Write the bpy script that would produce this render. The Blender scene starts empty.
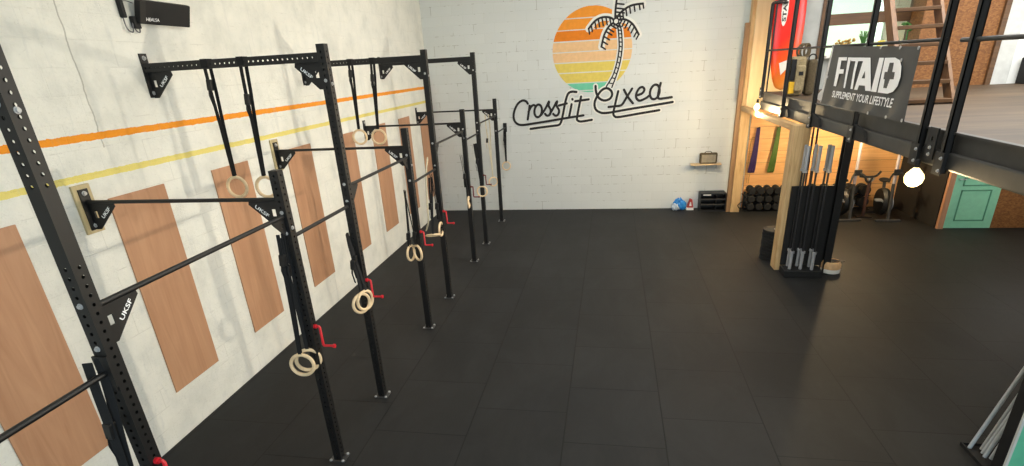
import bpy, bmesh, math, random
from mathutils import Vector, Matrix
random.seed(7)
PI = math.pi
scene = bpy.context.scene
COL = scene.collection

# ------------------------------------------------------------------ camera model (recovered from the photograph)
F_PX, SY = 538.3754, 67.3497
YAW, PITCH, ROLL = -0.191, 0.41, -0.0573
CAM = Vector((4.4575, -3.2078, 3.476))
_f = Vector((math.sin(YAW)*math.cos(PITCH), math.cos(YAW)*math.cos(PITCH), -math.sin(PITCH)))
_r = Vector((math.cos(YAW), -math.sin(YAW), 0)); _u = _r.cross(_f)
RGT = math.cos(ROLL)*_r + math.sin(ROLL)*_u
UPV = -math.sin(ROLL)*_r + math.cos(ROLL)*_u
FWD = _f
def at(u, v, **k):
    """survey helper: the point seen at photo pixel (u, v) on a known plane x=, y= or z="""
    (ax, val), = k.items(); i = 'xyz'.index(ax)
    d = FWD + RGT*((u-512)/F_PX) - UPV*((v-233-SY)/F_PX)
    return CAM + d*((val-CAM[i])/d[i])

# ------------------------------------------------------------------ materials
MATS = {}
def srgb(r, g, b):
    f = lambda c: (c/12.92 if c <= .04045 else ((c+.055)/1.055)**2.4)
    return (f(r/255), f(g/255), f(b/255), 1)
class NT:
    def __init__(s, name):
        s.m = bpy.data.materials.new(name); s.m.use_nodes = True
        s.t = s.m.node_tree; s.n = s.t.nodes; s.l = s.t.links
        s.b = s.n['Principled BSDF']
    def new(s, typ, **kw):
        n = s.n.new(typ)
        for k, v in kw.items():
            if k in n.inputs: n.inputs[k].default_value = v
            else: setattr(n, k, v)
        return n
    def link(s, a, b): s.l.new(a, b)
    def math(s, op, a, b=None, c=None):
        n = s.n.new('ShaderNodeMath'); n.operation = op
        for i, x in enumerate((a, b, c)):
            if x is None: continue
            if isinstance(x, (int, float)): n.inputs[i].default_value = x
            else: s.l.new(x, n.inputs[i])
        return n.outputs[0]
    def mix(s, fac, a, b):
        n = s.n.new('ShaderNodeMix'); n.data_type = 'RGBA'
        for i, x in ((0, fac), (6, a), (7, b)):
            if isinstance(x, (int, float, tuple)): n.inputs[i].default_value = x
            else: s.l.new(x, n.inputs[i])
        return n.outputs[2]
    def coords(s, scale=(1,1,1), loc=(0,0,0), rot=(0,0,0), kind='Object'):
        tc = s.n.new('ShaderNodeTexCoord'); mp = s.n.new('ShaderNodeMapping')
        s.l.new(tc.outputs[kind], mp.inputs[0])
        mp.inputs['Scale'].default_value = scale; mp.inputs['Location'].default_value = loc; mp.inputs['Rotation'].default_value = rot
        return mp.outputs[0]
    def noise(s, vec, scale=5, detail=4, rough=.5, dist=0):
        n = s.new('ShaderNodeTexNoise', Scale=scale, Detail=detail, Roughness=rough, Distortion=dist)
        s.l.new(vec, n.inputs['Vector']); return n.outputs['Fac']
    def ramp(s, fac, stops):
        n = s.n.new('ShaderNodeValToRGB'); e = n.color_ramp.elements
        while len(e) < len(stops): e.new(.5)
        for el, (p, c) in zip(e, stops): el.position = p; el.color = c
        s.l.new(fac, n.inputs[0]); return n.outputs[0]
    def bump(s, h, strength=.3, dist=.01):
        n = s.new('ShaderNodeBump', Strength=strength, Distance=dist)
        s.l.new(h, n.inputs['Height']); s.l.new(n.outputs[0], s.b.inputs['Normal'])
    def col(s, c):
        if isinstance(c, tuple): s.b.inputs['Base Color'].default_value = c
        else: s.l.new(c, s.b.inputs['Base Color'])
    def rough(s, r): s.b.inputs['Roughness'].default_value = r
def plain(name, rgb, rough=.5, metal=0, var=.08, nscale=12, bump=0, emit=0):
    t = NT(name); c = srgb(*rgb)
    v = t.coords(); n = t.noise(v, nscale, 3)
    d = tuple(x*(1-var*2) for x in c[:3])+(1,); e = tuple(min(1, x*(1+var)) for x in c[:3])+(1,)
    t.col(t.ramp(n, [(.3, d), (.7, e)])); t.rough(rough); t.b.inputs['Metallic'].default_value = metal
    if bump: t.bump(n, bump, .004)
    if emit:
        t.b.inputs['Emission Color'].default_value = c; t.b.inputs['Emission Strength'].default_value = emit
    MATS[name] = t.m; return t.m
def wood(name, light, dark, axis='z', rough=.55, scale=1.0, plank=None, plank_axis='z', seam=.006):
    """grain running along axis; optional plank seams every `plank` m along plank_axis"""
    t = NT(name); s = {'x': (1.2, 14, 14), 'y': (14, 1.2, 14), 'z': (14, 14, 1.2)}[axis]
    v = t.coords(tuple(q*scale for q in s)); n = t.noise(v, 1.0, 5, .6, 1.2)
    n2 = t.noise(t.coords(), 1.4, 2)
    f = t.math('ADD', t.math('MULTIPLY', n, .7), t.math('MULTIPLY', n2, .3))
    c = t.ramp(f, [(.33, srgb(*dark)), (.62, srgb(*light))])
    if plank:
        tc = t.n.new('ShaderNodeTexCoord'); sp = t.n.new('ShaderNodeSeparateXYZ'); t.link(tc.outputs['Object'], sp.inputs[0])
        w = t.math('DIVIDE', sp.outputs['XYZ'.index(plank_axis.upper())], plank)
        fr = t.math('FRACT', w); sm = t.math('LESS_THAN', fr, seam/plank)
        fl = t.math('FLOOR', w); wn = t.n.new('ShaderNodeTexWhiteNoise'); wn.noise_dimensions = '1D'; t.link(fl, wn.inputs['W'])
        c = t.mix(t.math('MULTIPLY', wn.outputs[0], .35), c, srgb(*dark))
        c = t.mix(sm, c, tuple(x*.25 for x in srgb(*dark)[:3])+(1,))
    t.col(c); t.rough(rough); t.bump(n, .15, .003)
    MATS[name] = t.m; return t.m

plain('black_steel', (15, 15, 16), .5, 0, .1, 30)
plain('black_matt', (14, 14, 15), .7)
plain('grey_steel', (60, 59, 57), .5, .0, .1, 6, .05)
plain('webbing', (14, 14, 16), .85, 0, .15, 120, .3)
plain('bar_shaft', (44, 44, 46), .4, .2, .05)
plain('pale_cord', (196, 186, 160), .8)
plain('chrome', (178, 180, 184), .32, .25, .03)
plain('zinc', (176, 176, 176), .4, .3, .03)
plain('dark_red', (104, 22, 28), .4)
plain('red_paint', (205, 30, 42), .4)
plain('white_paint', (232, 230, 224), .6, 0, .03)
plain('white_print', (252, 252, 252), .6, 0, .01)
plain('birch_ring', (231, 204, 164), .45, 0, .06, 20)
plain('mural_black', (34, 32, 32), .8, 0, .05)
plain('mural_halo', (230, 230, 222), .8, 0, .02)
plain('sun_orange', (238, 150, 44), .8, 0, .04)
plain('sun_deep_orange', (228, 128, 20), .8, 0, .04)
plain('sun_peach', (232, 190, 140), .8, 0, .04)
plain('sun_yellow', (222, 200, 98), .8, 0, .04)
plain('sun_green', (112, 200, 164), .8, 0, .04)
plain('mint', (104, 196, 158), .5, 0, .03)
plain('mint_door', (138, 206, 174), .5, 0, .03)
plain('mint_groove', (84, 150, 122), .5, 0, .03)
plain('foot_plate', (66, 66, 66), .45, .2, .05)
plain('pipe_grey', (180, 186, 192), .4, 0, .05)
plain('banner_vinyl', (70, 70, 70), .55, 0, .12, 3, .1)
plain('blue_bag', (40, 130, 205), .4)
plain('clear_plastic', (200, 212, 222), .3)
plain('red_bag', (188, 60, 52), .5)
plain('orange_board', (222, 120, 90), .5)
plain('band_purple', (60, 38, 96), .6)
plain('band_green', (84, 112, 40), .6)
plain('rubber', (19, 19, 20), .75, 0, .1, 60, .1)
plain('khaki', (158, 142, 108), .9, 0, .15, 40, .3)
plain('dark_khaki', (92, 80, 58), .9, 0, .15, 40, .3)
plain('yellow_patch', (226, 176, 40), .8)
plain('leaf_green', (74, 130, 62), .6, 0, .2, 20)
plain('dry_flower', (196, 160, 90), .8, 0, .2, 40)
plain('yellow_flower', (232, 212, 90), .8, 0, .1, 40)
plain('pot_white', (226, 226, 222), .5)
plain('lead_grey', (96, 96, 98), .5)
plain('concrete', (172, 174, 170), .85, 0, .1, 3, .2)
plain('upstairs_white', (240, 243, 240), .7, 0, .01)
plain('grey_trim', (204, 206, 202), .7, 0, .04)
plain('dark_wall', (26, 23, 21), .85, 0, .15, 4, .2)
plain('ceiling_paint', (226, 222, 210), .9, 0, .03)
plain('screen_grey', (150, 140, 120), .4, 0, .1)
plain('surf_white', (236, 232, 222), .3, 0, .02)
plain('mast_grey', (186, 178, 184), .4, .2, .05)
plain('reddish_wood', (66, 40, 32), .6, 0, .1, 30)
plain('bucket_wood', (222, 180, 132), .6, 0, .08, 20)
wood('plywood', (190, 145, 111), (172, 126, 94), 'z', .6, .8)
wood('pine_wall', (246, 196, 134), (218, 158, 98), 'x', .6, .8, .27, 'z')
wood('timber', (218, 186, 136), (182, 144, 94), 'z', .6)
wood('post_side', (170, 132, 92), (140, 106, 72), 'z', .6)
wood('timber_y', (216, 180, 128), (176, 134, 86), 'y', .6)
wood('cream_ply', (236, 214, 172), (220, 194, 150), 'z', .6, .6)
wood('brown_wood', (104, 74, 44), (74, 50, 30), 'x', .55)
wood('stair_wood', (122, 86, 52), (90, 62, 38), 'z', .55)
wood('shelf_wood', (222, 196, 154), (196, 166, 122), 'x', .6)
wood('salmon_wood', (190, 144, 112), (160, 112, 82), 'z', .6)
wood('backing_wood', (198, 182, 142), (170, 152, 112), 'z', .7)
wood('deck', (98, 79, 57), (58, 47, 36), 'x', .65, .55, .3, 'y', .005)
# OSB
t = NT('osb'); v = t.coords((20, 20, 34)); vo = t.new('ShaderNodeTexVoronoi', Scale=1.6); t.link(v, vo.inputs['Vector'])
n = t.noise(t.coords((6, 6, 3)), 3, 5, .6, 2)
sp = t.n.new('ShaderNodeSeparateColor'); t.link(vo.outputs['Color'], sp.inputs[0])
f = t.math('ADD', t.math('MULTIPLY', sp.outputs[0], .5), t.math('MULTIPLY', n, .5))
t.col(t.ramp(f, [(.2, srgb(104, 64, 28)), (.5, srgb(128, 82, 38)), (.8, srgb(146, 100, 54))])); t.rough(.65); MATS['osb'] = t.m
# rubber tile floor
t = NT('floor_rubber'); tc = t.n.new('ShaderNodeTexCoord'); sp = t.n.new('ShaderNodeSeparateXYZ'); t.link(tc.outputs['Object'], sp.inputs[0])
cb = t.n.new('ShaderNodeCombineXYZ'); t.link(t.math('ADD', sp.outputs[1], .34), cb.inputs[0]); t.link(t.math('ADD', sp.outputs[0], -.05), cb.inputs[1])
br = t.new('ShaderNodeTexBrick', Scale=1.0, offset=.5)
br.inputs['Mortar Size'].default_value = .0075; br.inputs['Mortar Smooth'].default_value = .2; br.inputs['Brick Width'].default_value = 1.0; br.inputs['Row Height'].default_value = 1.0
br.inputs['Color1'].default_value = srgb(27, 28, 29); br.inputs['Color2'].default_value = srgb(33, 34, 35); br.inputs['Mortar'].default_value = srgb(9, 9, 9)
t.link(cb.outputs[0], br.inputs['Vector'])
gr = t.noise(t.coords(), 260, 3, .7); bl = t.noise(t.coords(), 1.1, 5, .6)
bl2 = t.ramp(t.noise(t.coords((1, .5, 1)), 1.7, 6, .7, .5), [(.42, (0,0,0,1)), (.66, (1,1,1,1))])
c = t.mix(t.math('MULTIPLY', bl, .4), br.outputs['Color'], srgb(22, 22, 23))
c = t.mix(t.math('MULTIPLY', bl2, .3), c, srgb(52, 53, 54))
c = t.mix(br.outputs['Fac'], c, srgb(9, 9, 9))
c = t.mix(t.math('MULTIPLY', gr, .3), c, srgb(40, 40, 39))
t.col(c); t.b.inputs['Roughness'].default_value = .62
t.b.inputs['Specular IOR Level'].default_value = .25
hh = t.math('SUBTRACT', t.math('MULTIPLY', gr, .25), br.outputs['Fac']); t.bump(hh, .35, .004); MATS['floor_rubber'] = t.m
# left wall: painted rough render with two stripes
t = NT('wall_left_paint'); tc = t.n.new('ShaderNodeTexCoord'); sp = t.n.new('ShaderNodeSeparateXYZ'); t.link(tc.outputs['Object'], sp.inputs[0])
cb = t.n.new('ShaderNodeCombineXYZ'); t.link(sp.outputs[1], cb.inputs[0]); t.link(sp.outputs[2], cb.inputs[1])
br = t.new('ShaderNodeTexBrick', Scale=1.0, offset=.5); br.inputs['Brick Width'].default_value = .5; br.inputs['Row Height'].default_value = .215
br.inputs['Mortar Size'].default_value = .006; br.inputs['Mortar Smooth'].default_value = .6; t.link(cb.outputs[0], br.inputs['Vector'])
n1 = t.noise(t.coords(), 2.2, 6, .65); n2 = t.noise(t.coords((1, 1, 2.5)), 14, 5, .7, .6); n3 = t.noise(t.coords(), 60, 3)
base = t.ramp(n1, [(.3, srgb(214, 214, 206)), (.5, srgb(230, 229, 220)), (.7, srgb(238, 236, 226))])
dirt = t.math('MULTIPLY', t.ramp(n2, [(.6, (0,0,0,1)), (.74, (1,1,1,1))]), .4)
base = t.mix(dirt, base, srgb(172, 172, 164))
base = t.mix(t.math('MULTIPLY', t.math('MULTIPLY', br.outputs['Fac'], t.math('GREATER_THAN', n1, .56)), .22), base, srgb(176, 174, 164))
# a settlement crack running up the wall
cy = t.math('ADD', 1.07, t.math('MULTIPLY', t.math('SUBTRACT', t.noise(t.coords((0, 0, 1)), 3, 4), .5), .12))
crk = t.math('LESS_THAN', t.math('ABSOLUTE', t.math('SUBTRACT', sp.outputs[1], cy)), .007)
base = t.mix(t.math('MULTIPLY', t.math('MULTIPLY', crk, t.math('GREATER_THAN', sp.outputs[2], 3.0)), .5), base, srgb(120, 116, 104))
wob = t.math('MULTIPLY', t.math('SUBTRACT', n2, .5), .03)
z = t.math('ADD', sp.outputs[2], wob)
so = t.math('LESS_THAN', t.math('ABSOLUTE', t.math('SUBTRACT', z, 3.103)), .030)
sy_ = t.math('LESS_THAN', t.math('ABSOLUTE', t.math('SUBTRACT', z, 2.788)), .028)
base = t.mix(so, base, srgb(240, 150, 28))
base = t.mix(t.math('MULTIPLY', sy_, .85), base, srgb(230, 212, 90))
n5 = t.noise(t.coords((1, 1, 2.2)), 34, 6, .75, .8); n6 = t.noise(t.coords((1, .5, 1.6)), 1.1, 3, .5)
pits = t.math('MULTIPLY', t.ramp(n5, [(.60, (0,0,0,1)), (.70, (1,1,1,1))]), t.ramp(n6, [(.42, (0,0,0,1)), (.62, (1,1,1,1))]))
base = t.mix(t.math('MULTIPLY', pits, .5), base, srgb(150, 150, 142))
scf = t.ramp(t.noise(t.coords((1, 2.4, .35)), 3.0, 4, .6, 1.5), [(.60, (0,0,0,1)), (.72, (1,1,1,1))])
base = t.mix(t.math('MULTIPLY', scf, .22), base, srgb(176, 180, 184))
t.col(base); t.rough(.8)
h = t.math('SUBTRACT', t.math('ADD', t.math('MULTIPLY', n1, .6), t.math('ADD', t.math('MULTIPLY', n2, .5), t.math('MULTIPLY', n3, .15))), t.math('MULTIPLY', br.outputs['Fac'], .12))
t.bump(h, .65, .03); MATS['wall_left_paint'] = t.m
# back wall: painted blockwork
t = NT('wall_block'); tc = t.n.new('ShaderNodeTexCoord'); sp = t.n.new('ShaderNodeSeparateXYZ'); t.link(tc.outputs['Object'], sp.inputs[0])
cb = t.n.new('ShaderNodeCombineXYZ'); t.link(sp.outputs[0], cb.inputs[0]); t.link(sp.outputs[2], cb.inputs[1])
br = t.new('ShaderNodeTexBrick', Scale=1.0, offset=.5); br.inputs['Brick Width'].default_value = .5; br.inputs['Row Height'].default_value = .21
br.inputs['Mortar Size'].default_value = .007; br.inputs['Mortar Smooth'].default_value = .4; t.link(cb.outputs[0], br.inputs['Vector'])
br.inputs['Color1'].default_value = srgb(212, 216, 214); br.inputs['Color2'].default_value = srgb(216, 220, 218); br.inputs['Mortar'].default_value = srgb(208, 212, 209)
n1 = t.noise(t.coords(), 1.3, 5, .6); n2 = t.noise(t.coords(), 18, 5, .7)
n4 = t.noise(t.coords((3, 1, .6)), 3.2, 3, .6)
c = t.mix(t.math('MULTIPLY', n1, .35), br.outputs['Color'], srgb(200, 203, 198))
pit = t.math('MULTIPLY', t.math('MULTIPLY', br.outputs['Fac'], t.math('GREATER_THAN', n4, .58)), .6)
c = t.mix(pit, c, srgb(150, 148, 138))
c = t.mix(t.math('MULTIPLY', t.math('GREATER_THAN', n2, .72), .25), c, srgb(170, 168, 158))
t.col(c); t.rough(.8)
h = t.math('SUBTRACT', t.math('MULTIPLY', n2, .25), t.math('MULTIPLY', br.outputs['Fac'], .45)); t.bump(h, .4, .012); MATS['wall_block'] = t.m
# surfboard gradient along its height
t = NT('surf_paint'); tc = t.n.new('ShaderNodeTexCoord'); sp = t.n.new('ShaderNodeSeparateXYZ'); t.link(tc.outputs['Object'], sp.inputs[0])
dg = t.math('ADD', sp.outputs[2], t.math('MULTIPLY', sp.outputs[0], -.9))
c = t.ramp(t.math('MULTIPLY', dg, .55), [(.02, srgb(240, 150, 70)), (.10, srgb(240, 136, 48)), (.30, srgb(236, 92, 34)), (.55, srgb(226, 46, 36))])
t.col(c); t.rough(.25); MATS['surf_paint'] = t.m
# glass, bulb
t = NT('pane_glass'); t.n.remove(t.b); tr = t.n.new('ShaderNodeBsdfTransparent'); gl = t.n.new('ShaderNodeBsdfGlossy'); gl.inputs['Roughness'].default_value = .03
tr.inputs[0].default_value = (.93, .97, .95, 1); mx = t.n.new('ShaderNodeMixShader'); mx.inputs[0].default_value = .06
t.link(tr.outputs[0], mx.inputs[1]); t.link(gl.outputs[0], mx.inputs[2]); t.link(mx.outputs[0], t.n['Material Output'].inputs[0]); MATS['pane_glass'] = t.m
t = NT('bulb_glow'); t.b.inputs['Base Color'].default_value = (1, .9, .7, 1); t.b.inputs['Emission Color'].default_value = (1, .78, .36, 1); t.b.inputs['Emission Strength'].default_value = 2.6; MATS['bulb_glow'] = t.m

# ------------------------------------------------------------------ geometry helpers
class MB:
    def __init__(s): s.bm = bmesh.new()
    def box(s, x0, x1, y0, y1, z0, z1, M=None):
        vs = [s.bm.verts.new((x, y, z)) for x in (x0, x1) for y in (y0, y1) for z in (z0, z1)]
        if M is not None:
            for v in vs: v.co = M @ v.co
        for f in ((0,1,3,2), (4,6,7,5), (0,4,5,1), (2,3,7,6), (0,2,6,4), (1,5,7,3)): s.bm.faces.new([vs[i] for i in f])
        return s
    def tube(s, pts, r, seg=10, closed=False, cap=True):
        pts = [Vector(p) for p in pts]; n = len(pts); rs = r if isinstance(r, (list, tuple)) else [r]*n
        rings = []; prev = None
        for i, p in enumerate(pts):
            a = pts[(i-1) % n] if (closed or i > 0) else p; b = pts[(i+1) % n] if (closed or i < n-1) else p
            d = (b-a).normalized()
            if prev is None:
                ref = Vector((0,0,1)) if abs(d.z) < .9 else Vector((1,0,0)); nx = d.cross(ref).normalized()
            else:
                nx = (prev - d*prev.dot(d)).normalized()
            prev = nx; ny = d.cross(nx)
            rings.append([s.bm.verts.new(p + (nx*math.cos(2*PI*k/seg) + ny*math.sin(2*PI*k/seg))*rs[i]) for k in range(seg)])
        for i in range(n if closed else n-1):
            A, B = rings[i], rings[(i+1) % n]
            for k in range(seg): s.bm.faces.new((A[k], A[(k+1) % seg], B[(k+1) % seg], B[k]))
        if cap and not closed:
            s.bm.faces.new(rings[0][::-1]); s.bm.faces.new(rings[-1])
        return s
    def band(s, pts, w, th, side):
        """flat strap of width w along direction `side`, thickness th"""
        pts = [Vector(p) for p in pts]; side = Vector(side).normalized(); rows = []
        for i, p in enumerate(pts):
            a = pts[max(i-1, 0)]; b = pts[min(i+1, len(pts)-1)]; d = (b-a).normalized(); nn = d.cross(side).normalized()
            rows.append([s.bm.verts.new(p + side*sx*w/2 + nn*sn*th/2) for sx, sn in ((-1,-1), (1,-1), (1,1), (-1,1))])
        for A, B in zip(rows, rows[1:]):
            for k in range(4): s.bm.faces.new((A[k], A[(k+1) % 4], B[(k+1) % 4], B[k]))
        s.bm.faces.new(rows[0][::-1]); s.bm.faces.new(rows[-1]); return s
    def lathe(s, prof, c=(0,0,0), seg=24, axis='z'):
        c = Vector(c); rings = []
        for r, h in prof:
            ring = []
            for k in range(seg):
                a = 2*PI*k/seg; q = {'z': (r*math.cos(a), r*math.sin(a), h), 'y': (r*math.cos(a), h, -r*math.sin(a)), 'x': (h, r*math.cos(a), r*math.sin(a))}[axis]
                ring.append(s.bm.verts.new(c+Vector(q)))
            rings.append(ring)
        for A, B in zip(rings, rings[1:]):
            for k in range(seg): s.bm.faces.new((A[k], A[(k+1) % seg], B[(k+1) % seg], B[k]))
        s.bm.faces.new(rings[0][::-1]); s.bm.faces.new(rings[-1]); return s
    def torus(s, c, R, r, M=None, seg=36, rs=10):
        c = Vector(c); pts = [Vector((R*math.cos(2*PI*k/seg), 0, R*math.sin(2*PI*k/seg))) for k in range(seg)]
        if M is not None: pts = [M @ p for p in pts]
        return s.tube([c+p for p in pts], r, rs, closed=True)
    def prism(s, loops, place, d0, d1):
        """polygon (first loop) with holes, extruded; place(a, b, depth) -> 3D"""
        es = []; allv = []
        tmp = bmesh.new(); idx = []
        for lp in loops:
            vs = [tmp.verts.new((a, b, 0)) for a, b in lp]; idx.append(vs)
            for i in range(len(vs)): es.append(tmp.edges.new((vs[i], vs[(i+1) % len(vs)])))
        bmesh.ops.triangle_fill(tmp, edges=es, use_beauty=True, use_dissolve=False)
        mp = {}
        for dep in (d0, d1):
            for v in tmp.verts: mp[v, dep] = s.bm.verts.new(place(v.co.x, v.co.y, dep))
        for f in tmp.faces:
            s.bm.faces.new([mp[v, d0] for v in f.verts]); s.bm.faces.new([mp[v, d1] for v in reversed(f.verts)])
        for vs in idx:
            for i in range(len(vs)):
                a, b = vs[i], vs[(i+1) % len(vs)]; s.bm.faces.new((mp[a, d0], mp[b, d0], mp[b, d1], mp[a, d1]))
        tmp.free(); return s
    def ball(s, c, r, sc=(1,1,1), u=16, v=10):
        m = Matrix.Translation(c) @ Matrix.Diagonal((r*sc[0], r*sc[1], r*sc[2], 1)); bmesh.ops.create_uvsphere(s.bm, u_segments=u, v_segments=v, radius=1, matrix=m); return s

def obj(name, mb, mat, parent=None, smooth=True, bevel=0, local=False):
    bm = mb.bm if isinstance(mb, MB) else mb
    bmesh.ops.recalc_face_normals(bm, faces=bm.faces)
    if parent is not None and not local:
        off = parent.location.copy(); pp = parent.parent
        while pp is not None: off += pp.location; pp = pp.parent
        bmesh.ops.translate(bm, verts=bm.verts, vec=-off)
    me = bpy.data.meshes.new(name); bm.to_mesh(me); bm.free()
    me.materials.append(MATS[mat] if isinstance(mat, str) else mat)
    if smooth:
        me.shade_smooth(); me.set_sharp_from_angle(angle=math.radians(35))
    o = bpy.data.objects.new(name, me); COL.objects.link(o)
    if parent is not None: o.parent = parent
    if bevel:
        b = o.modifiers.new('bevel', 'BEVEL'); b.width = bevel; b.segments = 2; b.limit_method = 'ANGLE'
    return o
def tag(o, label, cat, group=None):
    o['label'] = label; o['category'] = cat
    if group: o['group'] = group
    return o
def thing(name, label, cat, loc, group=None):
    o = bpy.data.objects.new(name, None); COL.objects.link(o); o.location = loc; o.empty_display_size = .1
    return tag(o, label, cat, group)
def struct(name, mb, mat, parent=None, **k):
    o = obj(name, mb, mat, parent, **k)
    if parent is None: o['kind'] = 'structure'
    return o
def dup(root, loc, label, group=None, rotz=None):
    r = root.copy(); COL.objects.link(r); r.location = loc; r['label'] = label
    if group: r['group'] = group
    if rotz is not None: r.rotation_euler.z = rotz
    for ch in list(root.children):
        c = ch.copy(); COL.objects.link(c); c.parent = r
        for g in list(ch.children):
            d = g.copy(); COL.objects.link(d); d.parent = c
    return r
_dg = None
def text_mesh(body, place, name, mat, parent=None, bold=0, depth=.001):
    """flat lettering: place(s, t) with s 0..1 across and t 0..1 up; small thickness via solidify"""
    cu = bpy.data.curves.new('letters', 'FONT'); cu.body = body; cu.offset = bold; cu.resolution_u = 3
    o = bpy.data.objects.new('letters', cu); COL.objects.link(o)
    me = bpy.data.meshes.new_from_object(o.evaluated_get(bpy.context.evaluated_depsgraph_get()))
    bpy.data.objects.remove(o); bpy.data.curves.remove(cu)
    xs = [v.co.x for v in me.vertices]; ysv = [v.co.y for v in me.vertices]
    x0, x1, y0, y1 = min(xs), max(xs), min(ysv), max(ysv)
    bm = bmesh.new(); bm.from_mesh(me); bpy.data.meshes.remove(me)
    for v in bm.verts: v.co = place((v.co.x-x0)/(x1-x0), (v.co.y-y0)/(y1-y0))
    return obj(name, bm, mat, parent, smooth=False)
def catmull(pts, n=6):
    P = [Vector(p) for p in pts]; out = []
    for i in range(len(P)-1):
        p0 = P[max(i-1, 0)]; p1 = P[i]; p2 = P[i+1]; p3 = P[min(i+2, len(P)-1)]
        for k in range(n):
            t_ = k/n; out.append(.5*((2*p1)+(p2-p0)*t_+(2*p0-5*p1+4*p2-p3)*t_**2+(3*p1-p0-3*p2+p3)*t_**3))
    out.append(P[-1]); return out

# ================================================================== SETTING
W = 10.549
XM, ZF = 7.50, 2.73          # mezzanine edge and deck height
CEIL = 6.2
struct('floor', MB().box(-.2, 13.2, -6, W+.2, -.12, 0), 'floor_rubber', smooth=False)
struct('wall_left', MB().box(-.2, 0, -6, W+.2, 0, CEIL), 'wall_left_paint', smooth=False)
# back wall with an opening over the mezzanine is not needed: the upstairs glazing sits in its own partition
struct('wall_back', MB().box(0, 13.2, W, W+.2, 0, CEIL), 'wall_block', smooth=False)
struct('ceiling', MB().box(-.2, 13.2, -6, W+.2, CEIL, CEIL+.1), 'ceiling_paint', smooth=False)
struct('wall_right', MB().box(13.0, 13.2, -6, W, 0, CEIL), 'ceiling_paint', smooth=False)
struct('wall_front', MB().box(0, 13.0, -6.2, -6, 0, CEIL), 'ceiling_paint', smooth=False)
# under the mezzanine: return wall and the wall with the green door
struct('wall_return', MB().box(10.98, 11.08, 8.7, W, 0, ZF-.33), 'dark_wall', smooth=False)
struct('wall_door', MB().box(11.08, 13.0, 8.70, 8.82, 0, ZF-.33), 'osb', smooth=False)
struct('trim_1', MB().box(11.0, 11.10, 8.62, 8.70, 0, ZF-.33), 'salmon_wood', smooth=False, bevel=.004)
dr = struct('door_1', MB().box(11.10, 11.95, 8.66, 8.698, .01, 2.04), 'mint_door', smooth=False)
pm = MB()
for x0, x1, z0, z1 in ((11.27, 11.80, .16, .78), (11.27, 11.80, .86, 1.02), (11.27, 11.80, 1.10, 1.92)):
    for a in ((x0, x1, z0, z0+.02), (x0, x1, z1-.02, z1), (x0, x0+.02, z0, z1), (x1-.02, x1, z0, z1)):
        pm.box(a[0], a[1], 8.648, 8.661, a[2], a[3])
obj('moulding', pm, 'mint_groove', dr, smooth=False)
hd = obj('door_handle', MB().tube([(11.17, 8.66, 1.0), (11.17, 8.61, 1.0), (11.28, 8.61, 1.0)], .01, 8), 'chrome', dr)

# mezzanine deck
fm = struct('floor_mezzanine', MB().box(XM, 13.0, .4, 9.15, ZF-.06, ZF), 'deck', smooth=False)
struct('ceiling_mezzanine', MB().box(XM+.02, 13.0, .4, 9.15, ZF-.2, ZF-.06), 'black_matt', smooth=False)
# steel edge beam (one continuous channel with flanges and a bottom lip)
bt = thing('edge_beam', 'dark grey steel channel beam along the edge of the mezzanine deck', 'beam', (XM, 4.8, ZF-.33))
eb = MB()
eb.box(XM-.012, XM, .4, 9.15, ZF-.33, ZF+.005); eb.box(XM-.055, XM-.012, .4, 9.15, ZF-.012, ZF+.005)
obj('web', eb, 'grey_steel', bt, smooth=False)
obj('lower_flange', MB().box(XM-.05, XM-.0121, .4, 9.15, ZF-.33, ZF-.17), 'grey_steel', bt, smooth=False, bevel=.018)

# upstairs partition: window wall (glazed), concrete pier, board walls
YP = 9.15
zs, zr0, zr1, zt = 3.34, 3.86, 4.05, 5.4
struct('wall_upstairs_pier', MB().box(7.98, 8.36, YP, YP+.12, ZF, CEIL), 'concrete', smooth=False)
struct('wall_upstairs_sill', MB().box(8.36, 9.9, YP, YP+.12, ZF, zs-.05), 'concrete', smooth=False)
wn = struct('window_1', MB().box(8.36, 8.5, YP-.03, YP+.09, zs-.05, zt), 'brown_wood', smooth=False)
obj('window_rail', MB().box(8.5, 9.9, YP-.02, YP+.08, zr0, zr1), 'brown_wood', wn, smooth=False, bevel=.006)
obj('window_sill', MB().box(8.5, 9.9, YP-.16, YP+.08, zs-.05, zs), 'pot_white', wn, smooth=False, bevel=.004)
obj('window_jamb', MB().box(9.9, 10.02, YP-.03, YP+.09, zs-.05, zt), 'brown_wood', wn, smooth=False)
obj('pane', MB().box(8.5, 9.9, YP+.03, YP+.036, zs, zr0), 'pane_glass', wn, smooth=False)
obj('pane', MB().box(8.5, 9.9, YP+.03, YP+.036, zr1, zt), 'pane_glass', wn, smooth=False)
struct('wall_upstairs_top', MB().box(8.36, 10.02, YP, YP+.12, zt, CEIL), 'concrete', smooth=False)
struct('wall_upstairs_boards', MB().box(9.78, 11.0, 8.4, 8.48, ZF, CEIL), 'osb', smooth=False)
struct('trim_2', MB().box(10.98, 11.06, 8.34, 8.48, ZF, CEIL), 'brown_wood', smooth=False)
struct('wall_upstairs_side', MB().box(9.9, 10.0, 8.48, YP, ZF, CEIL), 'osb', smooth=False)
struct('trim_3', MB().box(11.06, 11.32, 8.36, 8.48, ZF, CEIL), 'grey_trim', smooth=False)
struct('wall_upstairs_white', MB().box(11.32, 13.0, 8.38, 8.48, ZF, CEIL), 'upstairs_white', smooth=False)
# daylight behind the glazing: a glowing pale panel added to stand for it
struct('daylight_panel', MB().box(8.0, 9.9, 10.2, 10.25, ZF, CEIL), plain('outside_glow', (206, 226, 214), .9, 0, .06, 2, 0, 1.0), smooth=False)

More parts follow.
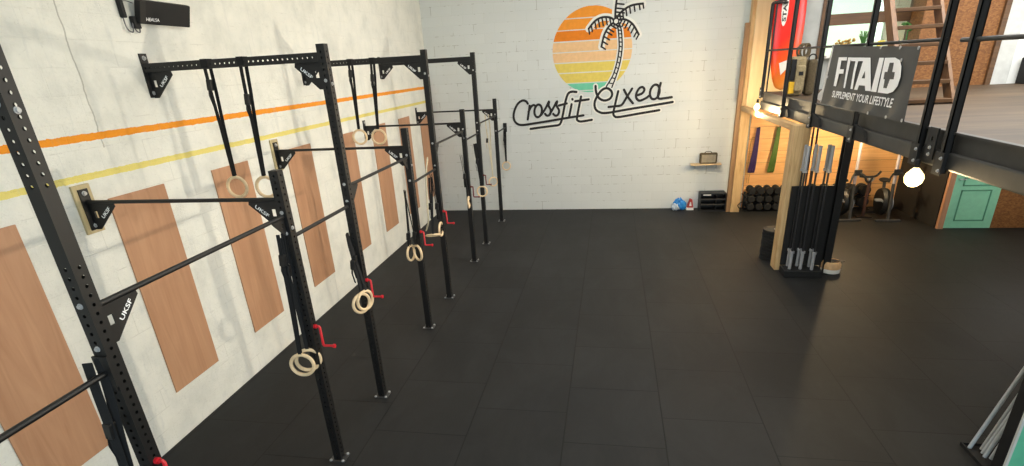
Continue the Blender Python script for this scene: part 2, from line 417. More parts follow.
# timber frame under the mezzanine
def timber(name, label, box, mat='timber', bev=.008): return tag(obj(name, MB().box(*box), mat, smooth=False, bevel=bev), label, 'timber')
timber('timber_post', 'tall pale timber post on the floor at the back wall, beside the black crates', (7.31, 7.51, 10.10, 10.30, 0, CEIL))
timber('timber_post', 'wide timber column standing beside the upright barbells', (7.29, 7.53, 6.16, 6.42, 0, ZF-.335))
timber('timber_beam', 'pale timber beam under the mezzanine edge, from timber column to back post', (7.29, 7.41, 6.425, 10.095, ZF-.43, ZF-.335), 'timber_y')
timber('timber_board', 'reddish timber board fixed on left side of the tall post', (7.22, 7.308, 10.14, 10.26, .001, 4.05), 'post_side', .004)
tag(obj('plywood_partition', MB().box(7.385, 7.69, 10.05, 10.098, 2.36, CEIL).box(7.69, 8.2, 10.06, 10.098, 2.36, CEIL), 'cream_ply', smooth=False), 'tall cream plywood sheet behind the surfboard, right of tall timber post', 'panel')
tag(obj('pine_cladding', MB().box(7.64, 10.97, W-.05, W-.001, 0, ZF-.3), 'pine_wall', smooth=False), 'pine board cladding on back wall under the mezzanine', 'cladding')

# ================================================================== RIG
D = 1.873; HW = .039
YS = dict(Z=-2.22, A=-1.125, B=.694, C=1.808, D=3.608, E=4.721, F=6.521, G=7.635, H=9.435)
TALL = 'ACEG'; HS, HT, ZBS, ZBT, ZLA = 2.825, 3.75, 2.594, 3.643, 2.461
ZLB = {'Z': 2.11, 'B': 2.272, 'D': 2.117, 'F': 2.29, 'H': 2.083}
rig = thing('pull_up_rig', 'black perforated steel pull-up rig bolted along the left wall', 'pull-up rig', (D, YS['A'], 0))
def perforated(M, length, w, sp=.05, r=.0098, z0=0, skip=None):
    """square tube along local z with a row of round holes on all four faces"""
    mb = MB(); bm = mb.bm; n = int(length/sp); h = w/2
    cor = [(-h,-h), (h,-h), (h,h), (-h,h)]
    for k in range(4):
        a = Vector((*cor[k], 0)); b = Vector((*cor[(k+1) % 4], 0)); mid = (a+b)/2; dx = (b-a).normalized()
        for i in range(n):
            zc = z0 + sp*(i+.5); zlo, zhi = zc-sp/2, (zc+sp/2 if i < n-1 else length+z0)
            out = [(-h, zlo), (0, zlo), (h, zlo), (h, zc), (h, zhi), (0, zhi), (-h, zhi), (-h, zc)]
            if skip and skip[0] < zc < skip[1]:
                bm.faces.new([bm.verts.new(M @ (mid + dx*x + Vector((0,0,zz)))) for x, zz in ((-h, zlo), (h, zlo), (h, zhi), (-h, zhi))]); continue
            ov = [bm.verts.new(M @ (mid + dx*x + Vector((0,0,zz)))) for x, zz in out]
            iv = [bm.verts.new(M @ (mid + dx*(r*math.cos(q)) + Vector((0,0,zc + r*math.sin(q))))) for q in [PI*(-.75+.25*j) for j in range(8)]]
            for j in range(8): bm.faces.new((ov[j], ov[(j+1) % 8], iv[(j+1) % 8], iv[j]))
    for z in (z0, z0+length): bm.faces.new([bm.verts.new(M @ Vector((*c, z))) for c in cor])
    bmesh.ops.remove_doubles(bm, verts=bm.verts, dist=.0004)
    return mb
def bolt_mb(c, axis, r=.013, h=.012):
    return MB().lathe([(r*1.35, 0), (r*1.35, .003*(1 if h > 0 else -1)), (r, .004*(1 if h > 0 else -1)), (r*.9, h)], c, 10, axis)
TY = lambda y, lo, hi: None
for k, y in YS.items():
    h = HT if k in TALL else HS
    up = obj('upright', perforated(Matrix.Translation((D, y, .01)), h-.01, HW*2, skip=(2.68, 3.06) if k == 'A' else None), 'black_steel', rig, smooth=False)
    bp = obj('base_plate', MB().box(D-.08, D+.08, y-.065, y+.065, 0, .01), 'foot_plate', up, smooth=False)
    for sx, sy in ((.062, -.055), (-.062, -.055), (.062, .055), (-.062, .055)):
        obj('floor_bolt', MB().lathe([(.014, .01), (.014, .022), (.009, .026)], (D+sx, y+sy, 0), 8), 'zinc', up)
    zb = [ZLA, ZBS-.10] if k not in TALL else [ZLA+.03, ZBT-.2]
    for z in zb + [ZLB.get(k, ZLB.get(chr(ord(k)-1), 2.2))+.05]:
        obj('bolt', bolt_mb((D, y-HW, z), 'y', .012, -.012), 'zinc', up)
    obj('bolt', bolt_mb((D+HW, y, (ZBT-.23 if k in TALL else 2.36)), 'x', .012, .012), 'zinc', up)
GUS = [(0, 0), (.255, 0), (.265, -.035), (.05, -.235), (0, -.235)]
SLOT = [(.035, -.075), (.07, -.075), (.07, -.135), (.035, -.135)]
def gusset(pos, adir, ndir, s=1.0, letters=True):
    pos, adir, ndir = Vector(pos), Vector(adir), Vector(ndir)
    pl = lambda a, b, d: pos + adir*(a*s) + Vector((0,0,b*s)) + ndir*d
    g = obj('gusset', MB().prism([GUS, SLOT], pl, -.004, .004), 'black_steel', rig, smooth=False)
    if letters:
        # letters run along the sloping edge, readable from the room side
        a0, b0, a1, b1 = .115, -.142, .215, -.058
        dl = Vector((a1-a0, b1-b0)); L = dl.length; dl /= L; nl = Vector((-dl.y, dl.x)); ht = .030
        rev = adir.cross(Vector((0,0,1))).dot(ndir) < 0
        def place(sx, t_):
            if rev: q = Vector((a1, b1)) - dl*(sx*L) + nl*(t_*ht)
            else: q = Vector((a0, b0)) + dl*(sx*L) + nl*(t_*ht)
            return pl(q.x, q.y, .0055)
        text_mesh('UKSF', place, 'lettering', 'white_print', g, .02)
    return g
def wall_plate(y, zc, h, wdn):
    if wdn: obj('backing_board', MB().box(.002, .022, y-.085, y+.085, zc-h*.62, zc+h*.42), 'backing_wood', rig, smooth=False)
    x0 = .022 if wdn else .002
    p = obj('wall_plate', MB().box(x0, x0+.012, y-.045, y+.045, zc-h*.55, zc+h*.33), 'black_steel', rig, smooth=False)
    for z in (zc+h*.24, zc-h*.46):
        obj('bolt', bolt_mb((x0+.012, y, z), 'x', .016, .018), 'zinc', p)
RX = Matrix.Rotation(PI/2, 4, 'Y')
for k, y in YS.items():
    tall = k in TALL; z = ZBT if tall else ZBS
    wall_plate(y, z-.02, .45 if tall else .40, k in 'BD')
    if tall:
        obj('cross_beam', perforated(Matrix.Translation((.012, y, z)) @ RX, D-HW-.013, HW*2), 'black_steel', rig, smooth=False)
        gz = z-HW
    else:
        obj('cross_bar', MB().tube([(.02, y, z), (D-HW, y, z)], .0165, 12), 'black_steel', rig); gz = z-.004
    gusset((.034 if k in 'BD' else .012, y, gz), (1, 0, 0), (0, -1, 0))
    gusset((D-HW, y, gz), (-1, 0, 0), (0, -1, 0))
order = list(YS)
for a, b in zip(order, order[1:] + ['W']):
    y0 = YS[a]+HW; y1 = YS[b]-HW if b != 'W' else W-.003
    z = ZLA if a in TALL else ZLB[a]
    obj('pull_up_bar', MB().tube([(D, y0, z), (D, y1, z)], .0165, 12), 'black_steel', rig)
    if a in TALL:
        gusset((D, y0, z-.004), (0, 1, 0), (1, 0, 0), .95 if a == 'A' else .8, a == 'A')
        gusset((D, y1, z-.004), (0, -1, 0), (1, 0, 0), .6, False)
    else:
        for yy, s in ((y0, 1), (y1, -1)):
            obj('bar_bracket', MB().box(D-.03, D+.03, *sorted((yy, yy+s*.012)), z-.11, z+.045), 'black_steel', rig, smooth=False)
obj('wall_plate', MB().box(D-.045, D+.045, W-.014, W-.002, 1.98, 2.19), 'black_steel', rig, smooth=False)
obj('bar_sleeve', MB().box(D-HW-.006, D+HW+.006, YS['A']-HW-.014, YS['A']-HW-.001, 2.03, 2.21), 'black_steel', rig, smooth=False)

# ------------------------------------------------------------------ gymnastic rings
def ring(label, c, top, tilt=0, yaw=0, group=None, strap='webbing', buckle=.85, top_xy=None, lean=0, wid=.034, spread=.018, tail=False, loop=None):
    """wooden ring hanging at c (ring centre) on a doubled strap from height top"""
    c = Vector(c); t_ = thing('gymnastic_ring', label, 'gymnastic ring', c, group)
    M = Matrix.Rotation(yaw, 3, 'Z') @ Matrix.Rotation(tilt, 3, 'Y') @ Matrix.Rotation(lean, 3, 'X')
    obj('ring', MB().torus(c, .1015, .0165, M, 40, 10), 'birch_ring', t_)
    up = M @ Vector((0,0,.103)); pk = c+up
    tx, ty = top_xy if top_xy else (pk.x, pk.y)
    sd = Vector((math.cos(yaw), math.sin(yaw), 0)); nd = Vector((-sd.y, sd.x, 0))
    T = Vector((tx, ty, top)); d = (T-pk)
    s_ = MB()
    for sg, sp in ((1, spread), (-1, spread)):
        s_.band([pk - Vector((0,0,.018)), pk + nd*sg*.012 + d*.02, pk + nd*sg*.012 + sd*sg*sp*.4 + d*.45, pk+nd*sg*.014+sd*sg*sp+d*.8, T+nd*sg*.02+sd*sg*sp*.9], wid, .0035, sd)
    if loop:  # round the beam
        w = loop; x = sd*spread*.9
        for sg in (1, -1):
            s_.band([T+x*sg+nd*.02, T+x*sg+nd*.043+Vector((0,0,.01)), T+x*sg+nd*.043+Vector((0,0,w)), T+x*sg-nd*.043+Vector((0,0,w)), T+x*sg-nd*.043+Vector((0,0,.01)), T+x*sg-nd*.02], wid, .004, sd)
    st = obj('strap', s_, strap, t_, smooth=False)
    if buckle:
        q = pk + d*buckle
        b = MB(); b.box(-.024, .024, -.024, .024, -.05, .05, Matrix.Translation(q - sd*spread) @ Matrix.Rotation(.12, 4, 'Y'))
        obj('buckle', b, 'black_steel', t_, smooth=False, bevel=.006)
        tl = MB(); tl.band([q - sd*(spread+.012), q - sd*(spread+.03) - Vector((0,0,.09)), q - sd*(spread+.012) - Vector((0,0,.2))], wid*.8, .004, nd)
        obj('strap_tail', tl, strap, t_, smooth=False)
    return t_
g1 = 'wooden rings on straps from the cross beams'
ring('left wooden ring hanging from the front perforated beam nearest the camera', (.665, 1.808, 2.478), ZBT-.04, 0, .08, g1, top_xy=(.672, 1.808), loop=.085, buckle=.86)
ring('right wooden ring hanging from the front perforated beam, beside short upright', (.995, 1.808, 2.472), ZBT-.04, 0, .1, g1, top_xy=(1.05, 1.808), loop=.085, buckle=.72)
ring('left wooden ring hanging from the middle perforated beam', (.734, 4.721, 2.614), ZBT-.04, 0, .1, g1, top_xy=(.764, 4.721), loop=.085, buckle=.88)
ring('right wooden ring hanging from the middle perforated beam', (1.038, 4.721, 2.605), ZBT-.04, 0, .15, g1, top_xy=(1.099, 4.721), loop=.085, buckle=.8)
g2 = 'wooden rings stored on the rig uprights'
ring('wooden ring on the nearest uncut upright, strap hanging down at left edge', (1.80, -1.23, 1.16), 2.2, 0, .3, g2, top_xy=(1.86, -1.2), buckle=.55, wid=.05, spread=.02)
ring('front wooden ring of overlapping pair on short upright nearest the camera', (1.785, .585, 1.125), 2.33, 0, .15, g2, top_xy=(1.845, .61), buckle=.8, wid=.03, spread=.012)
ring('rear wooden ring of overlapping pair on short upright nearest the camera', (1.82, .635, 1.15), 2.3, .1, .45, g2, top_xy=(1.85, .632), buckle=.72, wid=.03, spread=.02)
ring('front wooden ring of tilted pair on tall upright at front beam end', (1.88, 1.68, 1.245), 2.0, .25, 1.05, g2, top_xy=(1.83, 1.73), buckle=.5, wid=.03)
ring('rear wooden ring of tilted pair on tall upright at front beam end', (1.91, 1.715, 1.265), 1.95, .25, 1.15, g2, top_xy=(1.84, 1.74), buckle=.6, wid=.03)
ring('left wooden ring of side-by-side pair on the second short upright', (1.785, 3.5, 1.19), 2.05, -.05, 1.42, g2, top_xy=(1.80, 3.53), buckle=.18, wid=.026)
ring('right wooden ring of side-by-side pair on the second short upright', (1.89, 3.48, 1.20), 1.95, .05, -.72, g2, top_xy=(1.83, 3.53), buckle=.22, wid=.026)
ring('edge-on wooden ring hanging on the middle tall upright', (1.885, 4.61, 1.205), 2.05, .1, 1.6, g2, top_xy=(1.80, 4.66), buckle=.35, wid=.03)
ring('leaning wooden ring swung left beside the middle tall upright', (1.785, 4.50, 1.14), 2.0, 0, .3, g2, lean=1.2, top_xy=(1.79, 4.65), buckle=.5, wid=.03)
ring('edge-on wooden ring on the third short upright', (1.89, 6.40, 1.20), 2.05, 0, 1.7, g2, top_xy=(1.80, 6.46), buckle=.5, wid=.05)
ring('open-facing wooden ring on the far tall upright', (1.885, 7.55, 1.15), 2.1, 0, .1, g2, top_xy=(1.81, 7.58), buckle=.6, wid=.05)
ring('wooden ring on pale straps left of the far short upright', (1.74, 9.36, .985), 2.5, 0, .5, g2, strap='pale_cord', top_xy=(1.69, 9.36), buckle=.6, wid=.024, spread=.05)
ring('wooden ring hanging alone at the back wall end of the rig', (1.872, W-.10, 1.16), 2.0, 0, .2, g2, top_xy=(1.868, W-.06), buckle=.75, wid=.04)
# pale rope loop hanging between second pair of uprights
tag(obj('rope', MB().tube(catmull([(1.80, 4.60, 2.3), (1.82, 4.4, 2.1), (1.84, 4.25, 1.75), (1.84, 4.2, 1.45), (1.76, 4.28, 1.28)], 5), .012, 8), 'pale_cord'), 'pale rope drooping between second short upright and middle tall upright', 'rope')

# red bar hooks pinned on the uprights
for k, lab in (('B', 'red bar hook pinned on the nearest short upright'), ('C', 'red bar hook pinned on the tall upright at front beam'), ('D', 'red bar hook pinned on the second short upright'),
               ('E', 'red bar hook pinned on the middle tall upright'), ('F', 'dark red bar hook pinned on the third short upright'), ('G', 'dark red bar hook pinned on the far tall upright'), ('A', 'red bar hook on the upright cut off at bottom left')):
    y = YS[k]; x = D+HW; hk = thing('bar_hook', lab, 'hook', (x, y, 1.46 if k != 'A' else 1.5), 'red hooks on the rig')
    z = hk.location.z; cm = 'dark_red' if k in 'FG' else 'red_paint'
    obj('rod', MB().tube([(x-.03, y, z), (x+.045, y, z), (x+.05, y, z-.01), (x+.05, y, z-.18), (x+.055, y, z-.19), (x+.15, y, z-.19)], .0115, 8), cm, hk)
    obj('end_stop', MB().lathe([(.019, 0), (.019, .018)], (x+.145, y, z-.19), 10, 'x'), cm, hk)
    obj('pin_collar', MB().lathe([(.02, 0), (.02, .02)], (x, y, z), 10, 'x'), cm, hk)

# plywood pads on the left wall
names = ['leftmost plywood pad on the left wall, cut off by the frame', 'second plywood pad from the camera on left wall, behind the low bar bracket', 'third plywood pad on left wall, behind the front hanging rings', 'fourth plywood pad on left wall, behind the second bar bracket',
         'fifth plywood pad on left wall, behind the tall front upright', 'sixth plywood pad on left wall, right of the tall front upright', 'seventh plywood pad on left wall, behind the second short upright', 'last plywood pad on left wall, nearest the back corner']
for y0, lab in zip((-.59, .92, 2.31, 3.855, 5.35, 6.82, 8.24, 9.62), names):
    tag(obj('plywood_pad', MB().box(.002, .014, y0, y0+.67, .51, 2.57), 'plywood', smooth=False), lab, 'plywood panel', 'plywood pads along the left wall')
tag(obj('corner_batten', MB().box(.002, .05, W-.10, W-.02, .002, 3.3), 'salmon_wood', smooth=False), 'thin upright wooden batten in the far left corner', 'batten')

# heater and its adapter on the left wall
ht = thing('wall_heater', 'black flat rectangular heater mounted high on left wall', 'heater', (.09, 2.16, 4.04))
Mh = Matrix.Translation((.02, 2.16, 4.04)) @ Matrix.Rotation(math.radians(18), 4, 'Y')
obj('panel', MB().box(0, .05, -.34, .34, 0, .205, Mh), 'black_matt', ht, smooth=False, bevel=.008)
obj('bracket', MB().box(-.05, .0, -.2, .2, .14, .18, Mh).box(-.02, 0, -.2, .2, .02, .06, Mh), 'black_steel', ht, smooth=False)
obj('side_fin', MB().box(.05, .062, -.34, -.27, 0.005, .2, Mh), 'black_steel', ht, smooth=False)
text_mesh('HEALSA', lambda s, q: Mh @ Vector((.0515, -.255+.165*s, .03+.03*q)), 'lettering', 'white_print', ht, .015)
ad = thing('power_adapter', 'black power adapter with looped cable left of heater on wall', 'power adapter', (0, 1.78, 4.03))
obj('plug', MB().box(.001, .05, 1.685, 1.725, 4.07, 4.24), 'black_matt', ad, smooth=False, bevel=.008)
obj('brick', MB().box(.001, .05, 1.785, 1.86, 3.985, 4.09), 'black_matt', ad, smooth=False, bevel=.008)
obj('cable', MB().tube(catmull([(.02, 1.70, 4.07), (.03, 1.70, 3.98), (.03, 1.76, 3.955), (.03, 1.78, 4.03), (.03, 1.80, 3.97), (.03, 1.84, 3.955), (.02, 1.86, 4.0), (.02, 1.84, 4.05)], 5), .006, 6), 'lead_grey', ad)
obj('lead', MB().tube(catmull([(.02, 1.71, 4.2), (.03, 1.77, 4.215), (.04, 1.84, 4.2)], 5), .004, 6), 'lead_grey', ad)

# ================================================================== MURAL
mu = thing('wall_mural', 'painted sunset palm mural with black script on the white back wall', 'mural', (4.0, W-.003, 3.2))
SC, SR = Vector((4.0, 3.715)), .905
bands = [(4.62, 4.395, 'sun_orange'), (4.375, 4.16, 'sun_orange'), (4.14, 3.93, 'sun_deep_orange'), (3.905, 3.705, 'sun_peach'), (3.685, 3.482, 'sun_peach'), (3.46, 3.262, 'sun_yellow'), (3.24, 3.035, 'sun_yellow'), (3.015, 2.865, 'sun_green'), (2.845, 2.78, 'sun_green')]
for i, (zt_, zb_, mname) in enumerate(bands):
    pts = []
    n = 14
    zt2, zb2 = min(zt_, SC.y+SR-.004), max(zb_, SC.y-SR+.004)
    for k in range(n+1):
        z = zb2 + (zt2-zb2)*k/n; pts.append((SC.x+math.sqrt(max(0, SR**2-(z-SC.y)**2)), z))
    for k in range(n+1):
        z = zt2 + (zb2-zt2)*k/n; pts.append((SC.x-math.sqrt(max(0, SR**2-(z-SC.y)**2)), z))
    obj('sun_band', MB().prism([pts], lambda a, b, d: Vector((a, W-d, b)), .0005, .003), mname, mu, smooth=False)
LAYER = [0]
def stroke_mb(mb, pts, w, d, smooth=True, n=6):
    LAYER[0] += 1; d = d + .00009*(LAYER[0] % 70)
    P = [Vector((p.x, p.z)) for p in pts]
    if smooth and len(P) > 2: P = catmull(P, n)
    Q = [P[0]]
    for p in P[1:]:
        if (p-Q[-1]).length > .004: Q.append(p)
    L, R_ = [], []; nq = len(Q)
    for i, p in enumerate(Q):
        a = Q[max(i-1, 0)]; b = Q[min(i+1, len(Q)-1)]; dv = (b-a).normalized(); nn = Vector((-dv.y, dv.x))*w/2
        dd = d+.00009*i/nq; L.append(mb.bm.verts.new((p.x+nn.x, W-dd, p.y+nn.y))); R_.append(mb.bm.verts.new((p.x-nn.x, W-dd, p.y-nn.y)))
    for i in range(len(Q)-1): mb.bm.faces.new((L[i], R_[i], R_[i+1], L[i+1]))
    for p, q, a, b in ((Q[0], Q[1], L[0], R_[0]), (Q[-1], Q[-2], R_[-1], L[-1])):
        dv = (p-q).normalized(); nn = Vector((-dv.y, dv.x)); nn = nn if (Vector((a.co.x, a.co.z))-p).dot(nn) > 0 else -nn
        arc = [mb.bm.verts.new((p.x+w/2*(math.cos(t_)*nn.x+math.sin(t_)*dv.x), W-d, p.y+w/2*(math.cos(t_)*nn.y+math.sin(t_)*dv.y))) for t_ in [PI*k/6 for k in range(1, 6)]]
        mb.bm.faces.new([a]+arc+[b])
A5 = lambda x, y: at(500+x/5.389, 60+y/5.389, y=W)
A4 = lambda x, y: at(540+x/4.233, y/4.233, y=W)
def ell(cx, cy, rx, ry, tilt=0, a0=0, a1=360, n=18):
    o = []
    for k in range(n+1):
        a = math.radians(a0+(a1-a0)*k/n); x, y = rx*math.cos(a), ry*math.sin(a)
        o.append((cx+x*math.cos(tilt)-y*math.sin(tilt), cy+x*math.sin(tilt)+y*math.cos(tilt)))
    return o
LET = [
 [(150,235),(140,222),(120,219),(95,238),(77,278),(75,315),(90,341),(120,350),(180,342),(250,331),(350,314),(450,298)],
 [(160,246),(155,285),(150,320)], [(154,280),(168,252),(182,243),(194,250)],
 ell(206,274,20,34,.12),
 [(222,296),(245,262),(265,222),(262,245),(273,268),(270,292),(255,300),(243,290)],
 [(268,292),(288,258),(308,221),(305,245),(318,270),(314,292),(300,300),(287,290)],
 [(412,172),(385,171),(366,184),(352,228),(340,290),(330,332),(318,349),(290,354),(220,363),(165,371)], [(318,245),(360,234)],
 [(386,238),(379,275),(372,308)], [(390,210),(391,213)],
 [(437,197),(426,250),(417,300),(416,322),(432,331),(460,328),(495,322)], [(405,222),(478,212)],
 [(515,140),(518,172),(532,203),(560,218),(590,210),(604,188),(598,165),(575,152),(548,163),(524,195),(510,230),(514,262),(535,280),(575,285),(700,264),(830,243),(930,226)],
 [(637,168),(628,205),(618,250),(611,285),(617,302),(640,307),(740,290),(858,270)],
 [(585,253),(620,249),(655,242),(680,205),(712,154)], [(668,160),(690,200),(716,233)],
 [(733,192),(765,180),(778,160),(768,146),(750,153),(735,180),(735,205),(752,219),(785,206),(806,190)],
 ell(834,172,25,40,.25), [(866,124),(857,160),(851,195),(858,208),(885,206),(925,200)],
]
halo = MB(); blk = MB()
for s_ in LET:
    P = [A5(*p) for p in s_]; stroke_mb(blk, P, .054, .0115)
for s_ in LET[6:14]: stroke_mb(halo, [A5(*p) for p in s_], .12, .004)
obj('lettering', blk, 'mural_black', mu, smooth=False)
# palm
lt = [(318,92),(330,120),(334,160),(335,205),(326,262),(309,318),(281,366)]; rt = [(332,92),(343,122),(347,160),(347,210),(338,268),(322,322),(304,370)]
tk = MB(); fr = MB()
Lp = catmull([A4(*p) for p in lt], 5); Rp = catmull([A4(*p) for p in rt], 5)
for i in range(len(Lp)-1):
    halo.bm.faces.new([halo.bm.verts.new((q.x, W-.0035, q.z)) for q in (Lp[i], Rp[i], Rp[i+1], Lp[i+1])])
stroke_mb(halo, [A4(*p) for p in lt], .09, .004); stroke_mb(halo, [A4(*p) for p in rt], .09, .004)
stroke_mb(tk, [A4(*p) for p in lt], .03, .0115); stroke_mb(tk, [A4(*p) for p in rt], .03, .0115)
for i in range(2, len(Lp)-1, 2): stroke_mb(tk, [Lp[i], Rp[i]], .024, .0115, False)
obj('palm_trunk', tk, 'mural_black', mu, smooth=False)
fronds = [([(320,88),(295,74),(262,74),(232,90),(206,122)], (6, 34), 8), ([(318,92),(292,112),(272,148),(260,198)], (26, 16), 7), ([(324,86),(358,82),(392,102),(418,146)], (-16, 30), 8),
          ([(322,80),(345,50),(385,24),(436,15)], (4, 30), 8), ([(318,78),(320,40),(325,-5)], (38, 4), 5)]
for pts, tv, nt in fronds:
    P = [A4(*p) for p in pts]; stroke_mb(fr, P, .045, .0115); stroke_mb(halo, P, .15, .004)
    C_ = catmull(pts, 8)
    for k in range(1, nt+1):
        q = C_[int((len(C_)-1)*k/nt)]; sc = .65+.35*math.sin(PI*k/nt)
        seg = [A4(q.x, q.y), A4(q.x+tv[0]*sc, q.y+tv[1]*sc)]
        stroke_mb(fr, seg, .034, .0115, False)
obj('palm_fronds', fr, 'mural_black', mu, smooth=False)
obj('palm_crown', MB().lathe([(.045, -.0008), (.045, .0008)], (A4(322,90).x, W-.020, A4(322,90).z), 14, 'y'), 'mural_halo', mu, smooth=False)
obj('white_outline', halo, 'mural_halo', mu, smooth=False)

# ================================================================== back wall items
sh = thing('wall_shelf', 'small pale wooden shelf on the back wall right of mural', 'shelf', (6.70, W, 1.07))
obj('board', MB().box(6.36, 7.06, W-.18, W, 1.07, 1.10), 'shelf_wood', sh, smooth=False, bevel=.003)
obj('bracket', MB().box(6.46, 6.48, W-.14, W, .98, 1.07), 'zinc', sh, smooth=False); obj('bracket', MB().box(6.94, 6.96, W-.14, W, .98, 1.07), 'zinc', sh, smooth=False)
ck = thing('tabletop_radio', 'dark framed box with pale front on the small wooden shelf', 'radio', (6.76, W-.09, 1.10))
obj('case', MB().box(6.56, 6.96, W-.14, W-.03, 1.10, 1.35), 'dark_khaki', ck, smooth=False, bevel=.03)
obj('front_panel', MB().box(6.60, 6.92, W-.147, W-.139, 1.13, 1.31), 'screen_grey', ck, smooth=False, bevel=.003)
obj('handle', MB().tube([(6.66, W-.09, 1.345), (6.70, W-.09, 1.38), (6.80, W-.09, 1.38), (6.84, W-.09, 1.345)], .008, 6), 'black_matt', ck)
cr = thing('storage_box', 'black low cabinet with open slots at back wall, left of the tall post', 'storage box', (6.98, W-.2, 0))
obj('carcass', MB().box(6.62, 7.21, W-.06, W-.001, 0, .43).box(6.62, 6.64, W-.35, W-.06, 0, .43).box(7.19, 7.21, W-.35, W-.06, 0, .43).box(6.64, 7.19, W-.35, W-.06, .41, .43).box(6.64, 7.19, W-.35, W-.06, 0, .03).box(6.985, 7.0, W-.34, W-.06, .03, .41), 'black_steel', cr, smooth=False)
for z in (.15, .28): obj('shelf', MB().box(6.64, 7.19, W-.35, W-.06, z, z+.02), 'grey_steel', cr, smooth=False)
obj('label_strip', MB().box(6.68, 6.86, W-.353, W-.35, .385, .41), 'white_paint', cr, smooth=False)
bg = thing('carrier_bag', 'crumpled clear and blue plastic bag on floor by back wall', 'bag', (6.16, W-.16, 0))
b_ = MB(); bmesh.ops.create_icosphere(b_.bm, subdivisions=3, radius=1)
for v in b_.bm.verts:
    n_ = v.co.normalized(); k = 1+.25*math.sin(7*n_.x+3*n_.z)*math.cos(5*n_.y+4*n_.z)+.1*random.random()
    v.co = Vector((6.15+n_.x*.13*k*(1.15-.3*n_.z), W-.16+n_.y*.1*k, max(.002, .13+n_.z*.15*k)))
obj('bag_body', b_, 'blue_bag', bg)
b_ = MB(); bmesh.ops.create_icosphere(b_.bm, subdivisions=3, radius=1)
for v in b_.bm.verts:
    n_ = v.co.normalized(); k = 1+.3*math.sin(9*n_.x+4*n_.z)*math.cos(6*n_.y)
    v.co = Vector((6.08+n_.x*.10*k, W-.17+n_.y*.12*k, max(.002, .09+n_.z*.11*k)))
obj('clear_fold', b_, 'clear_plastic', bg)
rb = thing('paper_box', 'small red and white carton on the floor beside the blue bag', 'box', (6.40, W-.14, 0))
obj('carton', MB().box(6.33, 6.50, W-.22, W-.08, 0, .06), 'white_paint', rb, smooth=False)
obj('sleeve', MB().prism([[(6.34, .06), (6.49, .06), (6.46, .25), (6.40, .27)]], lambda a, b, d: Vector((a, W-d, b)), .10, .20), 'red_bag', rb, smooth=False)
obj('printed_patch', MB().prism([[(6.39, .10), (6.45, .10), (6.43, .2), (6.41, .2)]], lambda a, b, d: Vector((a, W-d, b)), .2, .203), 'white_paint', rb, smooth=False)
# jump rope on the tall post
tag(obj('jump_rope', MB().tube(catmull([(7.52, 10.08, .46), (7.56, 10.075, .40), (7.60, 10.07, .36), (7.56, 10.07, .30), (7.60, 10.06, .27), (7.52, 10.07, .24), (7.46, 10.07, .17), (7.50, 10.07, .10), (7.55, 10.07, .05)], 6), .011, 6).tube(catmull([(7.56, 10.08, .44), (7.63, 10.05, .34), (7.58, 10.06, .30), (7.66, 10.04, .25)], 5), .02, 6), 'black_matt'), 'tangled black skipping rope hanging low on the tall timber post', 'skipping rope')
# cord hanging on the pine wall
tag(obj('hanging_cord', MB().tube(catmull([(7.69, W-.06, .62), (7.67, W-.06, 1.2), (7.69, W-.06, 1.62), (7.74, W-.06, 1.66), (7.77, W-.06, 1.6), (7.75, W-.06, 1.1), (7.73, W-.06, .60)], 6), .008, 6), 'dry_flower'), 'thin tan cord hanging on pine boards left of purple band', 'cord')
# resistance bands
def rband(label, x, mat, lean):
    t_ = thing('resistance_band', label, 'resistance band', (x, W-.08, 1.9), 'long bands hung on the pine boards')
    b = MB(); zt_, zb_ = 1.88, .86
    for dx, w in ((-.03, .05), (.0, .045), (.03, .05)):
        b.band(catmull([(x+dx*.5, W-.075, zt_), (x+dx*1.0+lean*.4, W-.085, 1.4), (x+dx*1.7+lean, W-.085, zb_+.06), (x+dx*1.1+lean, W-.09, zb_)], 5), w, .006, (1, 0, 0))
        b.band(catmull([(x+dx*.5, W-.105, zt_), (x+dx*1.2+lean*.4, W-.115, 1.4), (x+dx*1.9+lean, W-.11, zb_+.08), (x+dx*1.1+lean, W-.09, zb_)], 5), w*.7, .006, (1, 0, 0))
    obj('band', b, mat, t_)
    obj('peg', MB().tube([(x, W-.05, 1.87), (x, W-.16, 1.89)], .014, 8), 'black_steel', t_)
rband('dark purple resistance bands hung on pine boards', 7.81, 'band_purple', -.05)
rband('olive green resistance bands hung on pine boards', 8.25, 'band_green', -.06)

# dumbbell racks
def rack(label, x0, x1, y, zs_):
    t_ = thing('dumbbell_rack', label, 'dumbbell rack', ((x0+x1)/2, y, 0))
    for x in (x0, x1): obj('side_frame', MB().box(x-.02, x+.02, y-.14, y+.14, 0, .03).box(x-.02, x+.02, y+.06, y+.10, .03, zs_[-1]+.02), 'black_steel', t_, smooth=False)
    for z in zs_: obj('rail', MB().box(x0, x1, y-.10, y-.07, z-.012, z).box(x0, x1, y+.07, y+.10, z-.012, z), 'black_steel', t_, smooth=False)
rows = [.0, .185, .375]
rack('low black rack of small round dumbbells at the pine wall', 7.645, 8.635, 10.28, [.03, .215, .405])
def dumbbell(label, c, r, l, group):
    t_ = thing('dumbbell', label, 'dumbbell', c, group); c = Vector(c)
    for s_ in (-1, 1):
        obj('head', MB().lathe([(r*.82, -.06), (r, -.045), (r, .045), (r*.82, .06), (r*.4, .062)], c+Vector((0, s_*(l/2-.06), 0)), 20, 'y'), 'rubber', t_)
    obj('handle', MB().lathe([(.016, -l/2+.1), (.018, 0), (.016, l/2-.1)], c, 10, 'y'), 'chrome', t_)
    return t_
first = None
ordn = ['leftmost', 'second from left', 'third from left', 'fourth from left', 'fifth from left']
